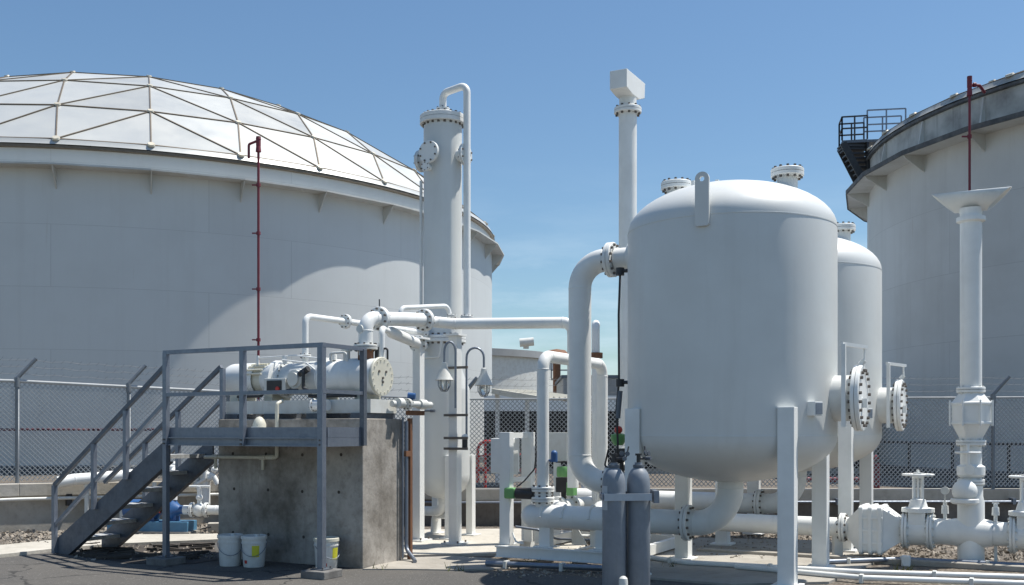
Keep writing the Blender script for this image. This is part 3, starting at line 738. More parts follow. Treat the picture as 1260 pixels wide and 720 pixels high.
mb = MB(); mb.box(F0, -2.40, -0.04, 0.93, 1.0, 1.90, 2.07); mb.box(F0, -2.40, -0.04, 1.42, 1.49, 1.90, 2.07); mb.box(F0, -2.40, -2.33, 1.0, 1.42, 1.90, 2.07); mb.box(F0, -0.10, -0.04, 1.0, 1.42, 1.90, 2.07); mb.build('base_beam', 'white_old', cm)
for a in (-2.3, -1.6, -0.9, -0.2):
    mb = MB(); mb.box(F0, a-0.12, a+0.12, 0.90, 1.52, 1.832, 1.90); mb.build('shim_block', 'galv_dark', cm)
for a in (-2.35, -1.75, -0.95, -0.28):
    mb = MB(); mb.box(F0, a-0.07, a+0.07, 1.02, 1.38, 2.07, 2.18); mb.build('support_foot', 'cream', cm)
mb = MB(); mb.lathe(F0(-1.22, 1.02, 2.34), -F0.v, [(0.14, 0), (0.12, 0.08), (0.12, 0.11), (0.085, 0.115), (0.085, 0.15), (0, 0.15)], 24); mb.box(F0, -1.34, -1.1, 1.0, 1.1, 2.22, 2.46); mb.build('side_casting', 'white_old', cm, 0.006)
mb = MB(); mb.flange(ca(-0.90), F0.u, 0.262, 0.022, 20, 0.008); mb.build('casing_flange', ['white', 'bolt'], cm)
mb = MB(); mb.flange(ca(-1.60), F0.u, 0.245, 0.022, 18, 0.008); mb.build('casing_flange', ['white', 'bolt'], cm)
mb = MB(); mb.cyl(F0(-0.55, 1.12, 2.56), F0(-0.55, 1.12, 2.70), 0.045, n=16); mb.cyl(F0(-0.55, 1.12, 2.69), F0(-0.55, 1.12, 2.74), 0.07, n=16); mb.tube([F0(-0.7, 1.0, 2.55), F0(-0.7, 0.98, 2.66), F0(-0.45, 0.98, 2.66), F0(-0.45, 1.0, 2.55)], 0.016, 0.04, 8); mb.build('relief_valve', 'white_old', cm)
mb = MB(); mb.tube([F0(-1.0, 0.93, 2.12), F0(-0.4, 0.93, 2.12), F0(-0.3, 1.0, 2.12)], 0.022, 0.04, 8); mb.build('oil_line', 'black', cm)
mb = MB(); mb.tube([F0(-2.2, 0.93, 2.13), F0(-1.8, 0.93, 2.13), F0(-1.75, 0.98, 2.2)], 0.018, 0.04, 8); mb.build('oil_line', 'black', cm)
mb = MB(); mb.box(F0, -1.72, -1.36, 0.90, 1.0, 2.17, 2.36); mb.build('control_box', 'white_old', cm, 0.008)
bx = [x for x in kids(cm) if x.name.startswith('control_box')][0]
mb = MB(); mb.box(F0, -1.66, -1.42, 0.885, 0.898, 2.19, 2.33); mb.build('panel_face', 'black', bx)
mb = MB(); mb.cyl(F0(-1.47, 0.885, 2.22), F0(-1.47, 0.868, 2.22), 0.03); mb.build('stop_button', 'redbright', bx)
mb = MB(); mb.tube([F0(-1.05, 0.95, 2.44), F0(-1.05, 0.88, 2.44), F0(-1.05, 0.88, 2.22), F0(-0.95, 0.88, 2.18)], 0.022, 0.03, 10); mb.cyl(F0(-1.14, 0.92, 2.40), F0(-1.0, 0.92, 2.47), 0.04); mb.cyl(F0(-1.3, 0.86, 2.2), F0(-1.12, 0.86, 2.2), 0.016, n=8); mb.build('drain_valve', 'black', cm)
mb = MB(); mb.cyl(F0(-0.85, 0.83, 2.0), F0(-0.62, 0.83, 2.0), 0.07); mb.flange(F0(-0.84, 0.83, 2.0), F0.u, 0.085, 0.02, 8, 0.008, False); mb.build('oil_filter', ['white', 'bolt'], cm)
mb = MB()
mb.tube([F0(-2.0, 1.1, 2.56), F0(-2.0, 1.1, 2.65), F0(-1.35, 1.1, 2.66), F0(-0.9, 1.1, 2.60)], 0.011, 0.03, 8)
mb.tube([F0(-1.5, 1.0, 2.60), F0(-1.1, 1.0, 2.55), F0(-0.9, 1.0, 2.42)], 0.011, 0.03, 8)
mb.cyl(F0(-2.0, 1.1, 2.56), F0(-2.0, 1.1, 2.68), 0.02, n=8); mb.cyl(F0(-1.5, 1.05, 2.55), F0(-1.5, 1.05, 2.66), 0.03, n=10)
mb.cyl(F0(-0.75, 1.1, 2.58), F0(-0.75, 1.1, 2.66), 0.05, n=10); mb.cyl(F0(-0.95, 1.15, 2.57), F0(-0.95, 1.15, 2.62), 0.08, n=12)
mb.build('sensing_line', 'white', cm)
mb = MB(); mb.tube([F0(-0.30, 1.32, 2.58), F0(-0.30, 1.32, 2.72), F0(-0.06, 1.32, 2.72), F0(-0.06, 1.32, 2.58)], 0.014, 0.03, 8); mb.cyl(F0(-0.2, 1.3, 2.6), F0(-0.2, 1.3, 2.74), 0.035, n=10); mb.build('lifting_bail', 'black', cm)
gg = MB(); gp_ = at(444, 405, 12.9); gg.cyl(gp_-F0.v*0.03, gp_+F0.v*0.02, 0.05, n=18); gg.tube([gp_, gp_-ZV*0.30], 0.012); gg.cyl(gp_-ZV*0.33, gp_-ZV*0.2, 0.028, n=10); gg.build('pressure_gauge', 'white_old', cm)

# ------------------------------------------------------------------ compressor pipe runs
def run(name, label, loc, cat='pipe', group=None): return thing(name, loc, label, cat, group)
p1 = run('discharge_pipe', 'slim white pipe rising from mid compressor and running back to the tower', F0(-1.28, cb_, 2.6))
mb = MB(); mb.tube([F0(-1.28, cb_, 2.55), F0(-1.28, cb_, 3.18), F0(-1.2, 2.2, 3.18), FT(-0.1, -0.28, 3.18)], 0.042, 0.10); mb.build('pipe', 'white', p1)
mb = MB(); mb.flange(F0(-1.215, 1.97, 3.18), (F0(-1.2, 2.2)-F0(-1.28, cb_)), 0.10, 0.022, 8, 0.010); mb.build('flange', ['white', 'bolt'], p1)
mb = MB(); mb.flange(F0(-1.28, cb_, 2.66), ZV, 0.075, 0.015, 6, 0.008); mb.build('flange', ['white', 'bolt'], p1)
mb = MB(); mb.flange(FT(-0.1, -0.42, 3.18), F0.v, 0.10, 0.02, 8, 0.01); mb.build('flange', ['white', 'bolt'], p1)

vp = run('vapour_pipe', 'thick white pipe from rusty compressor outlet crossing level to the big vessel', F0(-0.31, cb_, 2.6))
e1 = F0(-0.31, cb_, 3.10); j1 = at(524, 395, 14.15); j2 = at(548, 399, 14.35)
mb = MB(); mb.tube([F0(-0.31, cb_, 2.74), e1, at(519, 393.5, 14.0), ], 0.092, 0.17, 22); mb.build('suction_elbow', 'white', vp)
mb = MB(); mb.tube([at(519, 393.5, 14.0), at(533, 396, 14.3), at(560, 398.5, 14.3), at(705, 397, 14.0), at(705, 600, 14.0)], 0.078, 0.14, 20); mb.build('pipe', 'white', vp)
mb = MB(); mb.flange(F0(-0.31, cb_, 2.735), ZV, 0.155, 0.028, 10, 0.014); mb.build('flange', ['white_old', 'bolt'], vp)
dd = (at(519, 393.5, 14.0)-e1).normalized()
for pp in (e1+dd*0.28, at(522, 394, 14.05)):
    mb = MB(); mb.flange(pp, dd, 0.155, 0.032, 10, 0.015); mb.build('flange', ['white', 'bolt'], vp)
pp = e1+dd*0.28; mb = MB(); mb.bar(pp+ZV*0.14, pp+ZV*0.25, 0.014, 0.02); mb.build('lever', 'black', vp)
mb = MB(); mb.cyl(F0(-0.31, cb_, 2.56), F0(-0.31, cb_, 2.71), 0.10); mb.build('outlet_stub', 'rust', vp)

p3 = run('return_pipe', 'short white pipe rising behind the compressor end and entering tower flange', F0(-0.15, 1.32, 2.5))
q = F0(-0.15, 1.32, 2.98); tq = FT(-0.15, -0.3, 2.98)
mb = MB(); mb.tube([F0(-0.15, 1.32, 2.5), q, q.lerp(tq, 0.2)], 0.04, 0.09); mb.build('pipe', 'white', p3)
mb = MB(); mb.cyl(q.lerp(tq, 0.16), q.lerp(tq, 0.2), 0.04, 0.075); mb.cyl(q.lerp(tq, 0.2), tq, 0.075); mb.build('header', 'white', p3)
mb = MB(); mb.flange(q.lerp(tq, 0.82), tq-q, 0.13, 0.022, 8, 0.014); mb.build('flange', ['white', 'bolt'], p3)
p4 = run('bypass_pipe', 'thin white arched bypass pipe above the flanged pipe joint', at(493, 400, 14.3))
mb = MB(); mb.tube([at(493, 396, 14.2), at(493, 379, 14.2), at(551, 376.5, 15.0), at(556, 400, 15.0)], 0.034, 0.09, 12); mb.build('pipe', 'white', p4)
mb = MB(); mb.flange(at(555.5, 389, 15.0), ZV, 0.075, 0.012, 6, 0.008); mb.build('flange', ['white', 'bolt'], p4)

# drain run on the plinth front and small filter
dr = run('drain_pipe', 'thin cream drain pipe dropping through the platform along the plinth face', F0(-1.36, 0.70, 1.34))
mb = MB(); mb.tube([F0(-1.32, 0.80, 2.06), F0(-1.32, 0.695, 2.02), F0(-1.32, 0.69, 1.34), F0(-2.55, 0.69, 1.33)], 0.024, 0.03, 10)
for a in (-1.55, -2.36): mb.cyl(F0(a, 0.69, 1.35), F0(a, 0.69, 1.18), 0.020, n=10); mb.cyl(F0(a-0.05, 0.69, 1.335), F0(a+0.05, 0.69, 1.335), 0.032, n=10)
mb.cyl(F0(-1.36, 0.69, 1.34), F0(-1.48, 0.69, 1.34), 0.033, n=10)
mb.build('pipe', 'cream', dr)
fl = thing('air_filter', F0(-1.48, 0.55, ZD), 'small cream bowl filter standing on the platform deck', 'filter')
mb = MB(); mb.lathe(F0(-1.48, 0.55, ZD), ZV, [(0, 0), (0.07, 0), (0.085, 0.02), (0.085, 0.16), (0.06, 0.22), (0.03, 0.25), (0, 0.26)], 20); mb.build('bowl', 'cream', fl)
mb = MB(); mb.box(F0, -1.535, -1.425, 0.46, 0.465, ZD+0.10, ZD+0.13); mb.build('label_band', 'white', fl)
# pipework and cable at plinth end
ev = thing('end_valve_pipe', F0(0.06, 1.5, 1.9), 'cream valve assembly with blue knob at the plinth end', 'valve')
mb = MB(); mb.tube([F0(0.02, 1.30, 2.02), F0(0.10, 1.75, 2.02), F0(0.12, 2.05, 2.02)], 0.04, 0.05); mb.cyl(F0(0.06, 1.36, 2.03), F0(0.06, 1.46, 2.03), 0.065, n=16); mb.cyl(F0(0.1, 1.8, 2.02), F0(0.115, 1.92, 2.02), 0.065, n=16); mb.flange(F0(0.08, 1.56, 2.02), F0.v, 0.075, 0.02, 8, 0.009); mb.build('body', ['white_old', 'bolt'], ev)
mb = MB(); mb.cyl(F0(0.11, 1.62, 2.07), F0(0.11, 1.62, 2.13), 0.02, n=10); mb.cyl(F0(0.06, 1.60, 2.13), F0(0.15, 1.64, 2.12), 0.042, n=16); mb.build('knob', 'blue', ev)
mb = MB(); mb.box(F0, 0.0, 0.07, 1.64, 1.98, 1.88, 1.94); mb.box(F0, 0.01, 0.06, 1.66, 1.71, 0.02, 1.84); mb.build('bracket_beam', 'rust', ev)
ck = run('cable_conduit', 'grey conduit running down the plinth end and bending along ground', F0(0.03, 1.6, 0))
mb = MB(); mb.tube([F0(0.035, 1.60, 1.80), F0(0.035, 1.60, 0.16), F0(0.22, 1.5, 0.05), F0(0.30, 1.4, 0.04)], 0.026, 0.12, 10); mb.tube([F0(0.03, 1.53, 1.85), F0(0.03, 1.53, 0.05)], 0.014, 0.1, 8); mb.build('conduit', 'galv', ck)
mb = MB(); mb.box(F0, 0.005, 0.07, 1.55, 1.65, 1.35, 1.42); mb.build('clamp', 'rust', ck)

# ------------------------------------------------------------------ buckets
def bucket(p, label, lidded=True, rz=0.0, sticker=True, tan=False):
    tk = thing('bucket', p, label, 'bucket', 'white plastic pails by the plinth')
    h = 0.38
    mb = MB(); mb.lathe(p, ZV, [(0, 0), (0.122, 0), (0.128, 0.01), (0.144, h-0.09), (0.152, h-0.09), (0.152, h-0.075), (0.146, h-0.075), (0.147, h-0.02)], 32); mb.build('pail', 'pail', tk)
    mb = MB(); mb.lathe(p, ZV, [(0.147, h-0.035), (0.158, h-0.035), (0.158, h), (0.15, h+0.006), (0.135, h-0.004), (0, h-0.004)], 32)
    if not tan: mb.lathe(p+Vector((0.04, -0.02, h-0.004)), ZV, [(0.03, 0), (0.03, 0.025), (0, 0.025)], 14)
    mb.build('lid', 'cream' if tan else 'pail', tk)
    mb = MB(); P = []
    for i in range(13):
        an = math.pi*i/12; P.append(p + Matrix.Rotation(rz, 3, 'Z') @ Vector((0.156*math.cos(an), -0.152*math.sin(an)*1.02-0.004, h-0.09-0.15*math.sin(an))))
    mb.tube(P, 0.004, 0.01, 6); mb.build('handle', 'galv', tk)
    if sticker:
        mb = MB(); vs = []; n = 6
        for i in range(n+1):
            an = rz + R(-92+ i*6)
            for z in (0.13, 0.27): 
                r_ = 0.129+0.016*(z/0.29)+0.0025; vs.append(p+Vector((math.cos(an)*r_, math.sin(an)*r_, z)))
        mb.add(vs, [(2*i, 2*i+2, 2*i+3, 2*i+1) for i in range(n)]); mb.build('sticker', 'yellow', tk)
        mb = MB(); vs = []
        for i in range(n+1):
            an = rz + R(-138+ i*3)
            for z in (0.05, 0.09):
                r_ = 0.129+0.016*(z/0.29)+0.0025; vs.append(p+Vector((math.cos(an)*r_, math.sin(an)*r_, z)))
        mb.add(vs, [(2*i, 2*i+2, 2*i+3, 2*i+1) for i in range(n)]); mb.build('red_mark', 'redbright', tk)
bucket(Vector((-3.50, 12.72, 0.006)), 'white lidded pail leftmost against the plinth, without sticker', rz=0.3, sticker=False)
bucket(Vector((-3.18, 12.62, 0.006)), 'white lidded pail with yellow sticker facing front, middle of the three', rz=0.1)
bucket(Vector((-2.24, 12.36, 0.006)), 'white pail with cream lid partly hidden behind the platform post', rz=0.75, tan=True)

# ------------------------------------------------------------------ tower
tw = thing('absorber_tower', FT(0, 0, 0), 'tall slim white process tower with flanged top and looping overhead pipe', 'tower')
c = FT(0, 0, 0)
mb = MB(); mb.lathe(c, ZV, [(0, 0.62), (0.12, 0.63), (0.25, 0.68), (0.36, 0.78), (0.415, 0.92), (0.42, 1.0), (0.42, 2.30), (0.415, 2.34), (0.305, 2.62), (0.30, 2.70), (0.30, 6.46)], 48); mb.build('shell', 'vessel', tw)
mb = MB(); mb.flange(c+ZV*6.52, ZV, 0.36, 0.065, 20, 0.020); mb.cyl(c+ZV*6.58, c+ZV*6.70, 0.06); mb.flange(c+ZV*6.69, ZV, 0.11, 0.02, 6, 0.012); mb.build('top_flange', ['white', 'bolt'], tw)
mb = MB(); mb.flange(c+ZV*3.1, ZV, 0.36, 0.05, 20, 0.020); mb.build('body_flange', ['white', 'bolt'], tw)
for d_ in (-F0.v, -F0.u, F0.u):
    mb = MB(); p = c+ZV*5.94; mb.cyl(p+d_*0.25, p+d_*0.38, 0.10); mb.flange(p+d_*0.405, d_, 0.17, 0.024, 8, 0.013); mb.build('hand_hole', ['white', 'bolt'], tw)
mb = MB(); mb.cyl(c+ZV*5.72-F0.v*0.27-F0.u*0.05, c+ZV*5.72-F0.v*0.42-F0.u*0.05, 0.04); mb.flange(c+ZV*5.72-F0.v*0.42-F0.u*0.05, F0.v, 0.07, 0.015, 6, 0.008); mb.build('drain_nozzle', ['white', 'bolt'], tw)
mb = MB(); mb.tube([c+ZV*6.70, c+ZV*6.95, FT(0.46, -0.04, 7.0), FT(0.46, -0.04, 3.4)], 0.056, 0.11); mb.build('overhead_pipe', 'white', tw)
mb = MB(); mb.flange(FT(0.46, -0.04, 3.42), ZV, 0.10, 0.018, 8, 0.01); mb.build('pipe_flange', ['white', 'bolt'], tw)
mb = MB(); mb.tube([FT(-0.34, -0.10, 5.6), FT(-0.34, -0.10, 3.4)], 0.024, 0.05, 10); mb.build('drop_pipe', 'white', tw)
for an in (-73, 17, 107, 197):
    d_ = Vector((math.cos(R(an)), math.sin(R(an)), 0)); p = c+d_*0.45; FL = Frame(p.x, p.y, ANG)
    mb = MB(); mb.box(FL, -0.055, 0.055, -0.055, 0.055, 0.05, 1.30); mb.box(FL, -0.12, 0.12, -0.12, 0.12, 0.035, 0.055); mb.build('leg', 'white', tw, 0.004)
mb = MB(); mb.tube([c+ZV*0.68, c+ZV*0.42, FT(-0.6, 0.1, 0.40)], 0.075, 0.13); mb.tube([FT(0.08, 0, 0.7), FT(0.16, 0, 0.36), FT(-0.3, 0.25, 0.34), FT(-0.32, 0.25, 0.04)], 0.06, 0.12); mb.build('bottom_outlet', 'white', tw)
mb = MB(); mb.tube([FT(-0.1, -0.36, 2.86), FT(-0.18, -0.42, 2.95), FT(-0.3, -0.42, 3.0)], 0.03, 0.05, 10); mb.tube([FT(-0.25, -0.36, 2.80), FT(0.15, -0.36, 2.80), FT(0.2, -0.36, 3.05)], 0.014, 0.02, 8); mb.build('gauge_line', 'white', tw)
mb = MB(); mb.tube([FT(-0.4, -0.32, 1.98), FT(0.1, -0.50, 1.98)], 0.012, 0.02, 8); mb.cyl(FT(0.08, -0.48, 1.98), FT(0.16, -0.5, 1.98), 0.022, n=8); mb.build('tubing', 'galv_dark', tw)
# pipe support columns
for i, (px, py, Y, w, ztop, lab) in enumerate(((560, 673, 14.85, 0.14, 3.05, 'square white pipe support column in front of the tower with lamp brackets'), (515, 664, 15.3, 0.13, 3.04, 'square white pipe support column left of the tower, nearer the plinth'))):
    p = at(px, py, Y); FC = Frame(p.x, p.y, ANG)
    tk = thing('support_column', (p.x, p.y, 0.035), lab, 'column', 'pipe support columns')
    mb = MB(); mb.box(FC, -w/2, w/2, -w/2, w/2, 0.05, ztop); mb.build('column', 'white', tk, 0.006)
    mb = MB(); mb.box(FC, -0.15, 0.15, -0.15, 0.15, 0.035, 0.06)
    for sa in (-1, 1):
        for sb in (-1, 1): mb.cyl(FC(sa*0.11, sb*0.11, 0.06), FC(sa*0.11, sb*0.11, 0.09), 0.014, n=6, mi=1)
    mb.build('base_plate', ['white', 'bolt'], tk)
    mb = MB(); mb.box(FC, -0.13, 0.13, -0.12, 0.12, ztop, ztop+0.03); mb.build('saddle', 'white', tk)
    if i == 0:
        for yb in (453, 511, 539, 552):
            z = CAMZ-(yb-530)/1260*14.85
            mb = MB(); mb.bar(FC(-0.13, -0.09, z), FC(0.26, -0.09, z), 0.035, 0.035); mb.build('strut_clamp', 'bolt', tk)
# gooseneck lamps
def lamp(pb, side, h, label, mat_shade='white_old'):
    tk = thing('gooseneck_lamp', pb, label, 'lamp', 'caged gooseneck lamps')
    tp = pb+ZV*h; arm = Vector(side)
    mb = MB(); P = [pb, tp]
    for i in range(1, 11):
        an = math.pi*i/10; P.append(tp + arm*(0.5-0.5*math.cos(an)) + ZV*(0.14*math.sin(an)))
    P.append(tp+arm-ZV*0.16); mb.tube(P, 0.016, 0.01, 10); mb.build('conduit', 'galv', tk)
    s_ = tp+arm-ZV*0.16
    mb = MB(); mb.lathe(s_, ZV, [(0, 0.02), (0.04, 0.0), (0.045, -0.05), (0.055, -0.08), (0.135, -0.24), (0.13, -0.245), (0.04, -0.09)], 28); mb.build('shade', mat_shade, tk)
    mb = MB(); mb.lathe(s_, ZV, [(0.06, -0.22), (0.075, -0.28), (0.07, -0.34), (0.04, -0.385), (0, -0.40)], 20); mb.build('globe', 'glass', tk)
    mb = MB()
    for k in range(3):
        an = math.pi*k/3; d_ = Vector((math.cos(an), math.sin(an), 0))*0.085
        mb.tube([s_+d_-ZV*0.23, s_+d_-ZV*0.32, s_+d_*0.5-ZV*0.40, s_-d_*0.5-ZV*0.40, s_-d_-ZV*0.32, s_-d_-ZV*0.23], 0.006, 0.03, 6)
    mb.build('guard', 'galv', tk)
p = at(574, 545, 14.75); lamp(p, (0.25, 0, 0), at(574, 440, 14.75).z-p.z, 'grey gooseneck lamp on conduit to the right of the tower, in sun')
p = at(560.5, 500, 14.55); p.z = 2.0; lamp(p, (-0.16, 0, 0), 0.80, 'gooseneck lamp hanging in shade right in front of the tower')
jb = thing('junction_box', at(572, 545, 14.72), 'black conduit fitting with white cap below the sunny lamp', 'fitting')
pj = at(572, 545, 14.72)
mb = MB(); mb.cyl(pj-ZV*0.08, pj+ZV*0.06, 0.04); mb.build('body', 'black', jb); mb = MB(); mb.sphere(pj+ZV*0.08, 0.05); mb.build('cap', 'white', jb)

# ------------------------------------------------------------------ vessels (built at the origin, u along x)
vs_ = thing('pressure_vessel', (0, 0, 0), 'nearest huge white upright vessel on square legs with side manway', 'vessel', 'white upright vessels on legs')
RV = 1.197; ZB = 1.62; ZT = 3.99; HB = 0.54; HT = 0.56
prof = [(RV*math.sin(math.pi/2*i/14), ZB-HB*math.cos(math.pi/2*i/14)) for i in range(15)] + [(RV, 2.4), (RV, 3.2)] + [(RV*math.cos(math.pi/2*i/14), ZT+HT*math.sin(math.pi/2*i/14)) for i in range(15)]
mb = MB(); mb.lathe((0, 0, 0), ZV, prof, 128, 0, True, False); mb.build('shell', 'vessel', vs_)
sl = [x for x in kids(vs_) if x.name.startswith('shell')][0]
mb = MB(); mb.lathe((0, 0, 0), ZV, [(RV-0.01, ZT-0.012), (RV+0.003, ZT-0.006), (RV+0.003, ZT+0.006), (RV-0.01, ZT+0.012)], 128); mb.build('weld_seam', 'vessel', sl)
mb = MB(); mb.lathe((0, 0, 0), ZV, [(RV-0.01, ZB-0.012), (RV+0.003, ZB-0.006), (RV+0.003, ZB+0.006), (RV-0.01, ZB+0.012)], 128); mb.build('weld_seam', 'vessel', sl)
for an in (-45, 45, 135, 225):
    d_ = Vector((math.cos(R(an)), math.sin(R(an)), 0)); p = d_*(RV+0.02); FL = Frame(p.x, p.y, 0); w = 0.088
    mb = MB(); mb.box(FL, -w, w, -w, w, 0.05, 1.93); mb.box(FL, -0.15, 0.15, -0.15, 0.15, 0.03, 0.055); mb.build('leg', 'white', vs_, 0.005)
def cx(r_, z, v=0.0): return Vector((r_, v, z))
ux = Vector((1, 0, 0))
mb = MB(); zc = 2.04; mb.cyl(cx(1.05, zc), cx(1.40, zc), 0.255, n=40); mb.build('manway_neck', 'vessel', vs_)
mb = MB(); mb.flange(cx(1.45, zc), ux, 0.365, 0.042, 20, 0.019); mb.bar(cx(1.50, zc-0.06, -0.10), cx(1.55, zc-0.06, -0.10), 0.05, 0.1); mb.build('manway_cover', ['white', 'bolt'], vs_)
mc = [x for x in kids(vs_) if x.name.startswith('manway_cover')][0]
mb = MB(); mb.bar(cx(1.34, 1.72, -0.33), cx(1.34, 2.62, -0.33), 0.045, 0.045); mb.bar(cx(1.32, 2.62, -0.34), cx(1.52, 2.60, 0.02), 0.04, 0.04); mb.cyl(cx(1.50, 2.60, 0), cx(1.50, 2.42, 0), 0.012, n=8); mb.cyl(cx(1.46, 2.41), cx(1.50, 2.46), 0.03, n=10); mb.build('davit', 'white', mc)
for a in (-0.66, 0.66):
    mb = MB(); zn = 4.34
    mb.cyl((a, 0, zn), (a, 0, 4.58), 0.115, n=32); mb.flange((a, 0, 4.62), ZV, 0.185, 0.042, 12, 0.016); mb.build('top_nozzle', ['white', 'bolt'], vs_)
mb = MB(); mb.cyl(cx(-1.1, 3.80), cx(-1.44, 3.80), 0.135, n=32); mb.lathe(cx(-1.19, 3.80), -ux, [(0.22, 0), (0.2, 0.05), (0.138, 0.06)], 32); mb.flange(cx(-1.50, 3.80), ux, 0.215, 0.042, 12, 0.017); mb.build('inlet_nozzle', ['white', 'bolt'], vs_)
def lug(an):
    d_ = Vector((math.cos(R(an)), math.sin(R(an)), 0)); s_ = Vector((-d_.y, d_.x, 0)); o = d_*(RV+0.002)
    mb = MB(); w = 0.076; zc_ = 4.36; z0 = 3.86; hr = 0.027; th = d_*0.035; n = 120
    outer = []
    for i in range(n):
        a = 2*math.pi*i/n; x, y = math.cos(a), math.sin(a)
        outer.append(o+s_*(w*x)+ZV*(zc_+w*y if y >= 0 else (zc_)))
    # outline with a hole: strip between the hole ring and the outline
    ol = []; hl = []
    for i in range(n):
        a = 2*math.pi*i/n; x, y = math.cos(a), math.sin(a)
        if y >= 0: q = s_*(w*x)+ZV*(zc_+w*y)
        else:
            t_ = min(w/abs(x) if abs(x) > 1e-6 else 9, (zc_-z0)/abs(y)); q = s_*(x*t_)+ZV*(zc_+y*t_)
        ol.append(o+q); hl.append(o+s_*(hr*x)+ZV*(zc_+hr*y))
    vs = ol+hl+[p+th for p in ol]+[p+th for p in hl]
    fs = []
    for i in range(n):
        j = (i+1) % n
        fs += [(i, j, n+j, n+i), (2*n+i, 3*n+i, 3*n+j, 2*n+j), (i, 2*n+i, 2*n+j, j), (n+i, n+j, 3*n+j, 3*n+i)]
    mb.add(vs, fs); mb.build('lifting_lug', 'vessel', vs_)
lug(-116-ANG); lug(64-ANG)
mb = MB(); mb.cyl((-0.32, -0.35, 4.42), (-0.34, -0.35, 4.57), 0.025, n=10); mb.cyl((-0.1, -0.2, 4.5), (-0.1, -0.2, 4.585), 0.025, n=10); mb.build('vent_coupling', 'white', vs_)
an = R(-29); d_ = Vector((math.cos(an), math.sin(an), 0)); FN = Frame(*(d_*(RV+0.05)).xy, -29+90)
mb = MB(); mb.box(FN, -0.06, 0.06, -0.055, 0.10, 1.84, 1.99); mb.build('nameplate_bracket', 'white', vs_, 0.004)
npb = [x for x in kids(vs_) if x.name.startswith('nameplate_bracket')][0]
mb = MB(); mb.box(FN, -0.05, 0.05, -0.062, -0.056, 1.855, 1.975); mb.build('nameplate', 'galv', npb)
vs_.location = F1(0, 0, 0); vs_.rotation_euler.z = R(ANG)
v2 = copy_tree(vs_, F2(0, 0, 0), R(ANG), 'second white upright vessel, half hidden behind the nearest one')

# piping of the vessels
bp = run('inlet_pipe', 'fat white pipe looping from vessel side nozzle down to ground level', F1(-1.92, 0, 0))
mb = MB(); mb.tube([F1(-1.555, 0, 3.80), F1(-1.93, 0, 3.80), F1(-1.93, 0, 1.04), F1(-1.46, 0, 1.04)], 0.143, 0.33, 32, seg=14); mb.build('pipe', 'white', bp)
mb = MB(); mb.flange(F1(-1.50, 0, 1.04), F1.u, 0.215, 0.04, 12, 0.016); mb.build('flange', ['white', 'bolt'], bp)
mb = MB(); mb.tube([F1(-1.46, 0, 1.04), F1(-1.12, 0, 1.04), F1(-1.12, 0, 0.6)], 0.13, 0.25, 28); mb.build('valve_body', 'white', bp)
mb = MB(); mb.cyl(F1(-1.36, -0.02, 1.14), F1(-1.36, -0.02, 1.34), 0.028); mb.box(Frame(*F1(-1.36, -0.02).xy, ANG), -0.07, 0.07, -0.05, 0.05, 1.32, 1.46); mb.tube([F1(-1.5, -0.1, 1.45), F1(-1.55, -0.1, 1.25), F1(-1.4, -0.1, 1.15)], 0.012, 0.03, 8); mb.cyl(F1(-1.47, -0.05, 1.30), F1(-1.27, -0.05, 1.36), 0.045, n=12); mb.build('yoke', 'black', bp)
mb = MB(); mb.lathe(F1(-1.40, -0.02, 1.50), ZV, [(0, 0), (0.055, 0), (0.095, 0.07), (0.095, 0.13), (0.05, 0.145), (0, 0.145)], 24); mb.build('actuator', 'green', bp)
mb = MB(); mb.sphere(F1(-1.40, -0.02, 1.69), 0.05); mb.build('indicator', 'redbright', bp)
h1 = run('outlet_header', 'white header pipe leaving nearest vessel bottom, bending left to a rounded cap', F1(-1.4, 0, 0.4))
mb = MB(); mb.tube([F1(0, 0, 1.12), F1(0, 0, 0.58), F1(-2.62, 0, 0.58)], 0.150, 0.42, 32, seg=14); mb.sphere(F1(-2.60, 0, 0.58), 0.1495, 0, 28, 1.0, F1.u); mb.build('pipe', 'white', h1)
mb = MB(); mb.flange(F1(-0.52, 0, 0.58), F1.u, 0.215, 0.035, 12, 0.016); mb.build('flange', ['white', 'bolt'], h1)
for a in (-2.40, -1.62):
    mb = MB(); mb.box(F1, a-0.075, a+0.075, -0.06, 0.06, 0.19, 0.45); mb.box(F1, a-0.14, a+0.14, -0.11, 0.11, 0.192, 0.205); mb.build('pipe_stand', 'white', h1)
mb = MB()
for a in (-2.42, -2.12, -1.75): mb.tube([F1(a, -0.158, 0.58), F1(a, -0.12, 0.69), F1(a, 0, 0.742), F1(a, 0.12, 0.69), F1(a, 0.158, 0.58)], 0.02, 0.08, 8)
mb.build('saddle_strap', 'white', h1)
h2 = run('outlet_header', 'white header pipe leaving the rear vessel, behind the nearest vessel legs', F2(-2, 0, 0.4))
mb = MB(); mb.tube([F2(0, 0, 1.12), F2(0, 0, 0.58), F2(-3.55, 0, 0.58)], 0.150, 0.42, 28, seg=12); mb.sphere(F2(-3.53, 0, 0.58), 0.1495, 0, 24, 1.0, F2.u); mb.build('pipe', 'white', h2)
for a in (-0.55, -2.4):
    mb = MB(); mb.flange(F2(a, 0, 0.58), F2.u, 0.215, 0.035, 12, 0.016); mb.build('flange', ['white', 'bolt'], h2)
for a in (-3.3, -2.0):
    mb = MB(); mb.box(F2, a-0.08, a+0.08, -0.06, 0.06, 0.02, 0.45); mb.build('pipe_stand', 'white', h2)
